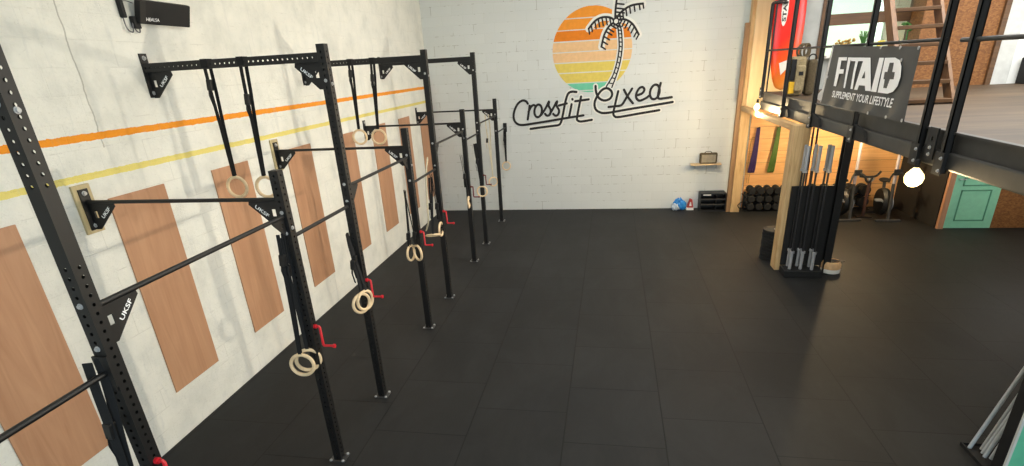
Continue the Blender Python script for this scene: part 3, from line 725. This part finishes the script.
for j, rn in enumerate(('bottom', 'middle', 'top')):
    for i in range(5):
        c = (7.76+.19*i, 10.28, (.034, .219, .409)[j]+.0845-.003); lab = 'small round dumbbell, %s in %s row of the rack near bands' % (ordn[i], rn)
        if first is None: first = dumbbell(lab, c, .084, .34, 'small dumbbells in three rows')
        else: dup(first, c, lab)
rack('low rack of large dumbbells behind the exercise machines', 9.0, 10.35, 10.33, [.06, .33])
first = None
for j, rn in enumerate(('bottom', 'top')):
    for i in range(5):
        c = (9.14+.265*i, 10.33, (.064, .334)[j]+.12); lab = 'large round dumbbell, %s in %s row behind the machines' % (ordn[i], rn)
        if first is None: first = dumbbell(lab, c, .12, .31, 'large dumbbells in two rows')
        else: dup(first, c, lab)

# exercise machines
def machine(label, x, y, rot):
    t_ = thing('exercise_machine', label, 'exercise machine', (0, 0, 0), 'upright machines in front of the pine wall')
    obj('front_foot', MB().box(-.24, .24, -.035, .035, 0, .05), 'grey_steel', t_, smooth=False, bevel=.012, local=True)
    obj('rear_foot', MB().box(-.24, .24, .705, .775, 0, .05), 'black_steel', t_, smooth=False, bevel=.012, local=True)
    obj('frame', MB().tube([(0, 0, .04), (0, .02, .2), (-.02, .05, .8)], .032, 10).tube([(0, .02, .18), (0, .5, .24), (0, .74, .05)], .035, 10).tube([(0, .45, .24), (0, .55, .75)], .03, 10), 'grey_steel', t_, local=True)
    obj('mast', MB().tube([(-.02, .05, .8), (-.02, .09, 1.9)], .03, 10), 'mast_grey', t_, local=True)
    obj('flywheel_cover', MB().lathe([(.05, -.08), (.27, -.07), (.3, 0), (.27, .07), (.05, .08)], (-.05, .34, .36), 28, 'x'), 'black_steel', t_, local=True)
    obj('crank_disc', MB().lathe([(.03, .0), (.15, .004), (.15, .016), (.03, .02)], (.06, .22, .34), 24, 'x'), 'chrome', t_, local=True)
    obj('pedal_arm', MB().tube([(-.16, .12, .44), (-.05, .1, .34)], .018, 8).box(-.27, -.15, .08, .17, .42, .46), 'zinc', t_, local=True)
    hb = MB().tube(catmull([(-.02, .07, .98), (.04, 0, 1.02), (.10, -.06, .98), (.14, -.1, .88), (.2, -.1, .86), (.24, -.1, .95)], 4), .024, 8).tube(catmull([(-.02, .07, .98), (-.08, 0, 1.02), (-.14, -.06, .96), (-.18, -.1, .86)], 4), .02, 8)
    obj('handlebar', hb, 'black_matt', t_, local=True)
    obj('console', MB().box(-.07, .07, -.01, .05, .98, 1.10), 'black_matt', t_, smooth=False, bevel=.01, local=True)
    obj('seat', MB().ball((0, .56, .78), .13, (.8, 1.1, .35)), 'black_matt', t_, local=True)
    t_.location = (x, y, 0); t_.rotation_euler.z = rot
    return t_
machine('left exercise machine with pale mast and T-shaped foot under mezzanine', 9.60, 9.25, .12)
m2 = machine('right exercise machine with T-shaped foot, nearest the hanging bulb', 10.33, 9.2, -.05)
cart = thing('cable_handle', 'black T-shaped handle post standing between the two exercise machines', 'handle post', (10.0, 9.6, 0))
obj('post', MB().tube([(10.0, 9.6, .02), (10.0, 9.6, .84)], .035, 10), 'reddish_wood', cart)
obj('foot', MB().box(9.85, 10.15, 9.5, 9.7, 0, .03), 'black_steel', cart, smooth=False)
obj('t_bar', MB().tube(catmull([(9.78, 9.6, .90), (9.95, 9.6, .88), (10.10, 9.6, .9), (10.18, 9.6, 1.0)], 5), .025, 8), 'black_matt', cart)
obj('grip', MB().tube(catmull([(9.95, 9.56, .86), (10.0, 9.55, .79), (10.06, 9.56, .86)], 4), .015, 8), 'zinc', cart)

# ================================================================== barbell storage by the column
st_ = thing('barbell_stand', 'black floor stand holding upright barbells beside the timber column', 'barbell stand', (7.64, 5.97, 0))
obj('tray', MB().box(7.35, 7.94, 5.80, 6.095, 0, .12), 'black_matt', st_, smooth=False, bevel=.01)
obj('back_panel', MB().box(7.36, 8.0, 6.10, 6.13, .12, 1.46), 'black_matt', st_, smooth=False)
bb_xy = [((7.453, 6.03), 'back left'), ((7.444, 5.885), 'front left'), ((7.60, 6.03), 'back middle'), ((7.61, 5.885), 'front middle'), ((7.778, 6.0), 'back right'), ((7.773, 5.85), 'front right')]
fb = None
for (x, y), w in bb_xy:
    lab = 'upright barbell with chrome sleeves, %s in the black floor stand' % w
    if fb is None:
        fb = thing('barbell', lab, 'barbell', (x, y, .12), 'barbells standing in the floor stand')
        obj('shaft', MB().tube([(x, y, .43), (x, y, 1.74)], .0145, 10), 'bar_shaft', fb)
        for z0, z1 in ((.123, .40), (1.76, 2.12)):
            obj('sleeve', MB().lathe([(.018, z0), (.026, z0+.006), (.026, z1-.006), (.018, z1)], (x, y, 0), 14), 'chrome', fb)
        for z in (.40, 1.72): obj('collar', MB().lathe([(.037, z), (.037, z+.035)], (x, y, 0), 14), 'chrome', fb)
    else: dup(fb, (x, y, .12), lab)
tag(obj('steel_column', MB().box(8.01, 8.12, 6.03, 6.05, .01, ZF-.34).box(8.01, 8.12, 6.15, 6.17, .01, ZF-.34).box(8.055, 8.07, 6.05, 6.15, .01, ZF-.34).box(8.005, 8.17, 5.98, 6.22, 0, .012), 'black_steel', smooth=False), 'black steel column right of the upright barbells', 'column')
for dx, w in ((0, 'left'), (.06, 'right')):
    tag(obj('wooden_pole', MB().tube([(7.575+dx, 6.15, .002), (7.56+dx, 6.15, 2.36)], .014, 8), 'reddish_wood'), 'tall reddish wooden pole behind the barbells, %s of the two' % w, 'pole', 'thin poles in the barbell stand')
fp = None
place_ = ['bottom', 'second from bottom', 'third from bottom', 'fourth from bottom', 'fifth from bottom', 'fifth from top', 'fourth from top', 'third from top', 'second from top', 'top']
for i in range(10):
    z = i*.056; c = (7.42, 6.78, z); lab = 'black bumper plate lying behind timber column, %s of the stack' % place_[i]
    if fp is None:
        fp = thing('bumper_plate', lab, 'weight plate', c, 'bumper plates stacked on the floor')
        obj('rubber_disc', MB().lathe([(.03, .004), (.19, .004), (.21, .0), (.224, .006), (.224, .048), (.21, .054), (.19, .05), (.07, .05), (.03, .05)], c, 36), 'rubber', fp)
        obj('hub', MB().lathe([(.027, .002), (.045, .0), (.045, .052), (.027, .053)], c, 18), 'zinc', fp)
    else: dup(fp, (c[0]+.006*math.sin(i*2.1), c[1]+.006*math.cos(i*1.7), z), lab)
cb_ = thing('chalk_bucket', 'round pale wooden tub with white base right of the steel column', 'tub', (8.16, 6.10, 0))
cc = (8.16, 6.10, 0)
obj('base', MB().lathe([(0.1216, 0.0), (0.1444, 0.0088), (0.1482, 0.066), (0.1444, 0.0748), (0.076, 0.0748)], cc, 28), 'white_paint', cb_)
obj('side', MB().lathe([(0.1292, 0.0748), (0.1482, 0.0792), (0.1505, 0.1496), (0.1254, 0.198), (0.114, 0.198), (0.1216, 0.1496), (0.1216, 0.088), (0.0152, 0.088)], cc, 28), 'bucket_wood', cb_)
obj('contents', MB().lathe([(0.1155, 0.132), (0.114, 0.1672), (0.0304, 0.176)], cc, 20), 'black_matt', cb_)
tag(obj('thin_stick', MB().tube([(8.03, 6.18, .208), (8.34, 6.04, .208)], .009, 6), 'lead_grey'), 'thin dark stick lying across the wooden tub', 'stick')
for a, rr in ((0, .05), (1, .04)):
    pass

# ================================================================== mezzanine guard rail
gr = thing('guard_rail', 'black steel guard rail with flat posts along left edge of mezzanine', 'railing', (XM-.05, 6, ZF))
XP = 7.402
def post(parent, y, z0, z1, wx=.06, wy=.045):
    p = obj('post', MB().box(XP, XP+wx*.16, y-wy/2, y+wy/2, z0, z1).box(XP, XP+wx, y-wy/2, y-wy/2+.008, z0, z1).box(XP+wx*.84, XP+wx, y-wy/2, y+wy/2, z0, z1), 'black_steel', parent, smooth=False)
    obj('foot_plate', MB().box(XP-.01, XP, y-.07, y+.07, z0-.01, z0+.19), 'black_steel', p, smooth=False)
    for z in (z0+.03, z0+.14): obj('bolt', bolt_mb((XP-.01, y-.035, z), 'x', .013, -.014), 'zinc', p)
    return p
PY_ = [9.0, 7.48, 5.945, 4.39, 2.80]
post(gr, PY_[0], ZF-.1, 4.30, .055, .04)
for i, y in enumerate(PY_[1:]):
    p_ = post(gr, y, ZF-.34, 5.2)
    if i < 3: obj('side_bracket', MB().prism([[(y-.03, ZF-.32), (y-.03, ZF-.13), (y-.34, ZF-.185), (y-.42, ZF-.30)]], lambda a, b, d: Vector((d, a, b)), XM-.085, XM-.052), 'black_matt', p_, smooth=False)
obj('mid_rail', MB().tube([(XP+.03, 2.76, 3.49), (XP+.03, 9.0, 3.49)], .016, 8), 'black_steel', gr)
obj('top_rail', MB().tube([(XP+.03, 2.80, 4.30), (XP+.03, 9.0, 4.30)], .024, 10), 'black_steel', gr)
obj('return_rail', MB().tube([(XP+.03, 9.0, 4.30), (XP+.30, 9.02, 4.30)], .02, 8), 'black_steel', gr)
obj('return_post', MB().box(XP+.10, XP+.125, 9.02, 9.045, ZF, 4.30), 'black_steel', gr, smooth=False)
g2r = thing('guard_rail', 'black steel guard rail right of the gap, post beside the bright bulb', 'railing', (XM-.05, 1.6, ZF))
for y in (2.35, .85): post(g2r, y, ZF-.36, 5.2, .065, .05)
obj('mid_rail', MB().tube([(XP+.04, .5, 3.478), (XP+.04, 2.55, 3.478)], .02, 10), 'grey_steel', g2r)
obj('top_rail', MB().tube([(XP+.04, .5, 4.36), (XP+.04, 2.6, 4.36)], .024, 10), 'black_steel', g2r)
gb = thing('gate_bracket', 'short perforated steel bracket on beam between the two guard rails', 'bracket', (XM-.05, 2.73, ZF-.3))
obj('plate', MB().prism([[(2.50, ZF-.26), (2.64, ZF-.26), (2.64, ZF+.02), (2.50, ZF+.02)], [(2.555, ZF-.10), (2.585, ZF-.10), (2.585, ZF-.06), (2.555, ZF-.06)]], lambda a, b, d: Vector((d, a, b)), XM-.09, XM-.075), 'black_steel', gb, smooth=False)
for z in (ZF-.22, ZF-.16): obj('bolt', bolt_mb((XM-.09, 2.57, z), 'x', .013, -.014), 'zinc', gb)

# banner
PX = XP-.014
bn = thing('banner', 'dark grey vinyl banner with white logo lettering tied to the guard rail', 'banner', (PX, 4.45, ZF))
B3 = lambda u, v, d=0: at(u, v, x=PX) + Vector((-d, 0, 0))
def bil(q, s_, t_): # s across left->right, t down
    return q[0]*(1-s_)*(1-t_)+q[1]*s_*(1-t_)+q[2]*s_*t_+q[3]*(1-s_)*t_
Q = [B3(833.5, 46), B3(920.5, 46.5), B3(903, 122.5), B3(820.5, 103.5)]
b_ = MB(); nx_, nz_ = 30, 16; g_ = []
for j in range(nz_+1):
    row = []
    for i in range(nx_+1):
        p = bil(Q, i/nx_, j/nz_); p.x += .005*math.sin(i*.9+j*.35)*(.3+j/nz_)*(1 if 2 < i < nx_-1 else .4)+.006; row.append(b_.bm.verts.new(p))
    g_.append(row)
for j in range(nz_):
    for i in range(nx_): b_.bm.faces.new((g_[j][i], g_[j][i+1], g_[j+1][i+1], g_[j+1][i]))
obj('sheet', b_, 'banner_vinyl', bn)
def bpoly(loops, name, mat, d):
    f2 = lambda x, y: (820+x/8.475, 45+y/8.475)
    pts = [[f2(*p) for p in lp] for lp in loops]
    obj(name, MB().prism([[(a, -b) for a, b in lp] for lp in pts], lambda a, b, dd: B3(a, -b, dd), d, d+.002), mat, bn, smooth=False)
LP = [[[(163,104),(233,103),(229,131),(185,131),(172,205),(206,205),(201,243),(165,243),(139,350),(119,347)]],
      [[(243,105),(267,105),(214,366),(202,363)]],
      [[(262,106),(379,106),(370,136),(327,137),(302,235),(279,373),(262,371),(285,232),(305,137),(268,136)]],
      [[(378,107),(431,107),(434,391),(388,387),(385,345),(334,341),(319,381),(293,378)], [(386,215),(386,282),(356,282)]],
      [[(508,108),(547,108),(480,399),(436,394)]],
      [[(556,108),(640,106),(680,128),(693,180),(686,272),(660,350),(622,396),(575,413),(493,402)]]]
for lp in LP: bpoly(lp, 'letter', 'white_print', .004)
bpoly([[(598,150),(632,150),(618,228),(640,229),(630,290),(597,290),(570,366),(543,363),(556,290),(545,289),(556,228),(578,228)]], 'cross_emblem', 'banner_vinyl', .0065)
TQ = [B3(833.5, 90.5, .004), B3(894.5, 98.5, .004), B3(891.5, 108, .004), B3(832, 97, .004)]
text_mesh('SUPPLEMENT YOUR LIFESTYLE', lambda s_, t_: bil(TQ, s_, 1-t_), 'tagline', 'white_print', bn, .02)
for u, v in ((881, 47.5), (900.5, 47.5), (919, 48), (901.7, 60), (828, 77), (886, 117), (902, 120.5), (868, 113), (833, 47.5), (821, 101)):
    c = B3(u, v, .004); obj('eyelet', MB().lathe([(.018, -.002), (.018, .003)], c, 10, 'x'), 'zinc', bn)

# things on the mezzanine, seen through the rail
sb = thing('surfboard', 'red and orange surfboard standing on its tail behind the guard rail', 'surfboard', (7.80, 9.0, ZF))
prof = [(0, .02), (.10, .06), (.17, .18), (.235, .45), (.272, .8), (.288, 1.15), (.285, 1.5), (.262, 1.85), (.215, 2.15), (.14, 2.42), (.06, 2.58), (0, 2.62)]
sbm = MB(); PR = catmull([(a, b, 0) for a, b in prof], 3); Ms = Matrix.Translation((7.80, 9.10, ZF+.002)) @ Matrix.Rotation(-.02, 4, 'Y') @ Matrix.Rotation(0, 4, 'X')
rows_ = []
for p in PR:
    r_ = max(p.x, .004); th = .034*min(1, r_/.2)
    rows_.append([sbm.bm.verts.new(Vector((r_*cx_, th*cy_, p.y))) for cx_, cy_ in [(-1, 0), (-.8, -.75), (-.4, -1), (0, -1.05), (.4, -1), (.8, -.75), (1, 0), (.8, .75), (0, 1), (-.8, .75)]])
for A_, B_ in zip(rows_, rows_[1:]):
    for k in range(10): sbm.bm.faces.new((A_[k], A_[(k+1) % 10], B_[(k+1) % 10], B_[k]))
sbm.bm.faces.new(rows_[0][::-1]); sbm.bm.faces.new(rows_[-1])
bo = obj('board', sbm, 'surf_paint', sb, local=True); bo.matrix_local = Matrix.Translation(-sb.location) @ Ms
dc = MB(); dc.prism([ell(-.10, 1.50, .06, .33)[:-1]], lambda a, b, d: Ms @ Vector((a, -d, b)), .037, .039); obj('decal', dc, 'surf_white', sb, smooth=False)
text_mesh('STAR', lambda s_, t_: Ms @ Vector((-.135+.07*(1-t_), -.0405, 1.25+.40*s_)), 'lettering', 'mural_black', sb, .03)
obj('tail_flash', MB().prism([[(-.05, .30), (.10, .46), (.215, .62), (-.10, .52)]], lambda a, b, d: Ms @ Vector((a, -d, b)), .037, .038), 'surf_white', sb, smooth=False)
# khaki rucksack hanging behind the rail
rk = thing('rucksack', 'khaki rucksack with black panel and yellow patch hung behind guard rail', 'bag', (7.60, 7.6, ZF))
obj('body', MB().box(7.475, 7.73, 7.50, 7.74, ZF+.01, ZF+.64), 'khaki', rk, smooth=False, bevel=.05)
obj('front_pocket', MB().box(7.56, 7.71, 7.43, 7.51, ZF+.08, ZF+.5), 'khaki', rk, smooth=False, bevel=.03)
obj('side_panel', MB().box(7.475, 7.56, 7.47, 7.502, ZF+.26, ZF+.60), 'black_matt', rk, smooth=False, bevel=.01)
obj('yellow_patch', MB().box(7.475, 7.57, 7.46, 7.502, ZF+.05, ZF+.24), 'yellow_patch', rk, smooth=False, bevel=.01)
obj('side_strap', MB().box(7.733, 7.755, 7.56, 7.7, ZF+.06, ZF+.6), 'dark_khaki', rk, smooth=False, bevel=.01)
for i, x in enumerate((7.66, 7.69, 7.73)):
    obj('strap_loop', MB().torus((x, 7.60, ZF+.72), .105, .018, Matrix.Rotation(.35+.25*i, 3, 'Z'), 22, 8), 'dark_khaki', rk)
obj('buckle', MB().box(7.60, 7.67, 7.42, 7.432, ZF+.34, ZF+.40), 'black_matt', rk, smooth=False)
r2 = thing('holdall', 'brown slim bag standing right of the khaki rucksack', 'bag', (7.855, 7.65, ZF))
obj('body', MB().box(7.78, 7.93, 7.55, 7.78, ZF+.005, ZF+.58), 'dark_khaki', r2, smooth=False, bevel=.05)
obj('handle', MB().torus((7.855, 7.66, ZF+.6), .06, .012, None, 20, 6), 'black_matt', r2)
# paddle behind the rail
pd = thing('paddle', 'white paddle leaning upside down between guard post and banner', 'paddle', at(821, 99, x=7.60))
p0, p1 = at(822.5, 92, x=7.60), at(834, 44, x=7.60)
obj('shaft', MB().tube([p0, p1, p1], .014, 8), 'white_paint', pd)
ax_ = (p0-p1).normalized(); sd_ = Vector((1, -.4, 0)).normalized(); sd_ = (sd_-ax_*sd_.dot(ax_)).normalized(); nn_ = ax_.cross(sd_)
obj('blade', MB().prism([[(-.02, -.02), (.02, -.02), (.06, .05), (.055, .1), (.02, .125), (-.02, .125), (-.055, .1), (-.06, .05)]], lambda a, b, d: p0+sd_*a+ax_*b+nn_*d, -.008, .008), 'white_paint', pd, smooth=False, bevel=.003)
# wooden ladder stair to the upper loft
ls = thing('loft_stair', 'steep brown timber stair rising behind the banner', 'stairs', (8.58, 5.2, ZF))
dirv = Vector((0, .94, 1.32)).normalized()
def stringer(x0, x1):
    o = Vector((0, 5.05, ZF)); w = .2
    pts = [(5.02, ZF), (5.22, ZF), (5.22+.94*2.2, ZF+1.32*2.2), (5.02+.94*2.2, ZF+1.32*2.2)]
    return MB().prism([pts], lambda a, b, d: Vector((d, a, b)), x0, x1)
obj('stringer', stringer(8.19, 8.25), 'stair_wood', ls, smooth=False); obj('stringer', stringer(8.80, 8.84), 'stair_wood', ls, smooth=False)
for k in range(12):
    z = ZF+.02+.225*k; yy = 5.04+(z-ZF)*.94/1.32
    obj('tread', MB().box(8.25, 8.80, yy-.02, yy+.20, z, z+.045), 'brown_wood', ls, smooth=False, bevel=.004)
# plants on the window sill
pl = thing('potted_plant', 'spiky green plant on the upstairs window sill behind banner top', 'plant', at(863, 43, y=9.05))
b0 = pl.location.copy(); b0.z = zs; pl.location.z = zs
obj('pot', MB().lathe([(.05, 0), (.065, .10), (.055, .10), (.05, .08)], b0, 16), 'pot_white', pl)
lf = MB()
for i in range(14):
    a = i*2.4; h = .18+.16*random.random(); d = Vector((math.cos(a), math.sin(a), 0))
    lf.band([b0+Vector((0,0,.08)), b0+d*.04+Vector((0,0,.08+h*.6)), b0+d*.09+Vector((0,0,.08+h))], .026, .003, Vector((-d.y, d.x, 0)))
obj('leaves', lf, 'leaf_green', pl)
df = thing('dried_flowers', 'golden dried flower bunch on the upstairs sill, left end', 'flowers', at(845, 43, y=9.05)); df.location.z = zs; b0 = df.location.copy()
obj('vase', MB().lathe([(.04, 0), (.055, .05), (.03, .12), (.035, .13)], b0, 16), 'pot_white', df)
fl = MB()
for i in range(22):
    a = i*2.4; r_ = .04+.12*random.random(); p = b0+Vector((r_*math.cos(a), .5*r_*math.sin(a), .16+.10*random.random())); fl.ball(p, .028, (1, 1, .8), 8, 6); fl.tube([b0+Vector((0,0,.12)), p], .003, 4)
obj('blooms', fl, 'dry_flower', df)
yf = thing('yellow_flowers', 'small yellow flowers on upstairs sill beside the stair', 'flowers', at(880, 43, y=9.05)); yf.location.z = zs; b0 = yf.location.copy()
obj('pot', MB().lathe([(.045, 0), (.06, .08), (.05, .08)], b0, 16), 'pot_white', yf)
fl = MB()
for i in range(14):
    a = i*2.4; r_ = .09*random.random(); fl.ball(b0+Vector((r_*math.cos(a), .5*r_*math.sin(a), .10+.1*random.random())), .03, (1, 1, .8), 8, 6)
obj('blooms', fl, 'yellow_flower', yf)
vs_ = thing('glass_vase', 'tall plant with round green crown seen between stair treads', 'plant', at(906, 40, y=9.05)); vs_.location.z = zs; b0 = vs_.location.copy()
obj('pot', MB().lathe([(.05, 0), (.06, .16), (.05, .16)], b0, 16), 'pot_white', vs_)
fl = MB().tube([b0+Vector((0,0,.14)), b0+Vector((0,0,.36))], .012, 6)
for i in range(26):
    a = i*2.4; r_ = .13*random.random()**.5; fl.ball(b0+Vector((r_*math.cos(a), .5*r_*math.sin(a), .36+.12*random.random())), .035, (1, 1, .7), 8, 6)
obj('foliage', fl, 'leaf_green', vs_)
tag(obj('speaker_box', MB().box(11.42, 11.75, 8.0, 8.3, ZF, ZF+.42), 'black_matt', smooth=False, bevel=.01), 'black box on mezzanine floor at the right frame edge', 'box')

# ================================================================== bulbs
def bulb(label, c, r, parent_top):
    t_ = thing('festoon_bulb', label, 'light bulb', c, 'hanging bulbs under the mezzanine edge'); c = Vector(c)
    obj('glass', MB().lathe([(.012, r*1.35), (.02, r*1.2), (r*.55, r*.85), (r*.9, r*.4), (r, 0), (r*.85, -r*.55), (r*.4, -r*.92), (.004, -r)], c, 20), 'bulb_glow', t_)
    obj('socket', MB().lathe([(.02, r*1.2), (.024, r*1.3), (.022, r*1.3+.06), (.008, r*1.3+.07)], c, 14), 'black_matt', t_)
    obj('cord', MB().tube([c+Vector((0,0,r*1.3+.06)), parent_top], .005, 6), 'black_matt', t_)
bulb('glowing bulb under beam beside tall timber post at back wall', at(757, 107, x=7.27), .06, (7.40, 8.62, 2.60))
bulb('large glowing bulb hanging from beam below the guard rail gap', at(914, 178, x=7.40), .085, (7.41, 2.70, 2.40))
bulb('glowing bulb under the beam outside the right frame edge', (7.40, .95, 2.26), .085, (7.41, .95, 2.40))
def pt(name, c, e, col, r=.08):
    l = bpy.data.lights.new(name, 'POINT'); l.energy = e; l.color = col; l.shadow_soft_size = r; o = bpy.data.objects.new(name, l); COL.objects.link(o); o.location = c
WARM = (1, .74, .40)
pt('bulb_and_fill_light', at(757, 107, x=7.27)+Vector((-.02, 0, -.11)), 85, WARM, .06)
c2 = at(914, 178, x=7.40)
pt('bulb_and_fill_light', c2 + Vector((-.03, 0, -.13)), 42, WARM, .09)
pt('bulb_and_fill_light', (6.95, .40, 2.05), 6, WARM, .09)
pt('bulb_and_fill_light', (9.3, 8.9, 2.15), 210, WARM, .08)      # added warm fill under the deck to brighten the pine wall
pt('door_fill_light', (11.7, 6.9, 2.2), 85, (1, .96, .9), .1)  # unseen fill added to brighten the green door bay
def spot(name, loc, e, target, ang=100):
    l = bpy.data.lights.new(name, 'SPOT'); l.energy = e; l.color = (1, .90, .72); l.shadow_soft_size = .07; l.spot_size = math.radians(ang); l.spot_blend = 1.0
    o = bpy.data.objects.new(name, l); COL.objects.link(o); o.location = loc; o.rotation_euler = (Vector(target)-Vector(loc)).to_track_quat('-Z', 'Y').to_euler()
spot('rig_spotlight', (7.25, 1.13, 2.62), 620, (0, 1.8, 3.9))
spot('rig_spotlight', (7.2, 6.05, 2.62), 620, (0, 5.6, 3.9))
ul = thing('ceiling_lamp', 'unseen round lamp under the mezzanine ceiling above the machines', 'lamp', (9.6, 8.6, 2.53))  # lamp body out of view under the deck, emits nothing itself
obj('lamp_body', MB().lathe([(.10, 2.49), (.12, 2.53)], (9.6, 8.6, 0), 18), 'white_paint', ul)

# ================================================================== bottom right corner
CX, CY = 7.776, 1.0
lk = thing('locker', 'mint green cabinet with black side at bottom right corner', 'cabinet', (CX+.4, CY+.06, 0))
obj('carcass', MB().box(CX, CX+.8, CY+.022, CY+.14, .0, 1.5), 'black_matt', lk, smooth=False)
obj('edge_strip', MB().box(CX, CX+.02, CY, CY+.021, 0, 1.5), 'grey_trim', lk, smooth=False)
obj('door', MB().box(CX+.0205, CX+.8, CY+.002, CY+.021, 0.01, 1.5), 'mint', lk, smooth=False)
obj('handle', MB().tube([(CX+.7, CY, .85), (CX+.7, CY-.03, .85), (CX+.7, CY-.03, 1.0), (CX+.7, CY, 1.0)], .007, 8), 'chrome', lk)
bi = thing('pipe_bin', 'black open bin on the floor holding the grey pipes', 'bin', (7.92, 1.36, 0))
bx = MB(); x0, x1, y0, y1, h = 7.74, 8.08, 1.17, 1.50, .035
for a in ((x0, x1, y0, y1, 0, .012), (x0, x0+.012, y0, y1, .012, h), (x1-.012, x1, y0, y1, .012, h), (x0+.012, x1-.012, y0, y0+.012, .012, h), (x0+.012, x1-.012, y1-.012, y1, .012, h)): bx.box(*a)
obj('bin_body', bx, 'black_matt', bi, smooth=False)
pp = [(968.5, 449, 1.45, .27, 'leftmost, apart from the others'), (981.5, 449.5, 1.42, .255, 'second from left'), (982.5, 453.5, 1.34, .27, 'third from left'), (984.5, 457, 1.28, .25, 'fourth from left'), (991, 459, 1.24, .225, 'rightmost, next to black cabinet side')]
for u, v, y, sl, w in pp:
    b = at(u, v, y=y); k = 1.55
    q = b + Vector((sl, .03+.02*(y-1.2), 1))*k
    tag(obj('plastic_pipe', MB().tube([b, q], .0165, 12), 'pipe_grey'), 'pale grey plastic pipe leaning in the corner bin, %s' % w, 'pipe', 'grey pipes leaning in the bin')

# ================================================================== LIGHT
def area(name, loc, size, energy, col, target):
    l = bpy.data.lights.new(name, 'AREA'); l.shape = 'RECTANGLE'; l.size, l.size_y = size; l.energy = energy; l.color = col
    o = bpy.data.objects.new(name, l); COL.objects.link(o); o.location = loc
    o.rotation_euler = (Vector(target)-Vector(loc)).to_track_quat('-Z', 'Y').to_euler()
area('ceiling_light', (5.2, 3.8, 6.1), (4.0, 11), 430, (1, .98, .94), (4.6, 3.8, 0))
area('back_wall_fill', (4.6, 7.2, 6.1), (5, 3), 170, (1, .99, .96), (4.4, 9.6, 0))  # added overhead fill that lifts the back wall
area('front_daylight', (4.6, -5.8, 2.8), (7, 4.2), 500, (.72, .89, 1), (2.2, 5, 1))
area('side_fill', (12.6, 2.0, 4.9), (7, 1.8), 30, (.95, .98, 1), (0, 4.5, 1.6))  # added side fill for the left wall, not a daylight opening
area('upstairs_light', (9.6, 5.5, 6.1), (3, 4), 250, (1, .97, .92), (9.6, 5.5, 2))
area('loft_fill', (11.9, 4.6, 4.3), (1.5, 1.5), 75, (.95, .98, 1), (12.0, 8.4, 3.6))  # off-screen fill added to brighten the white upstairs wall
w = bpy.data.worlds.new('world'); scene.world = w; w.use_nodes = True
w.node_tree.nodes['Background'].inputs[0].default_value = (.8, .9, 1, 1); w.node_tree.nodes['Background'].inputs[1].default_value = .3

# ================================================================== CAMERA
cd = bpy.data.cameras.new('camera'); co = bpy.data.objects.new('camera', cd); COL.objects.link(co)
cd.sensor_width = 36; cd.lens = F_PX*36/1024; cd.shift_y = SY/1024; cd.clip_start = .05
M = Matrix((( RGT.x, UPV.x, -FWD.x, CAM.x), (RGT.y, UPV.y, -FWD.y, CAM.y), (RGT.z, UPV.z, -FWD.z, CAM.z), (0, 0, 0, 1)))
co.matrix_world = M
scene.camera = co
scene.view_settings.view_transform = 'Standard'
scene.view_settings.look = 'None'
scene.view_settings.exposure = 0
scene.view_settings.gamma = 1
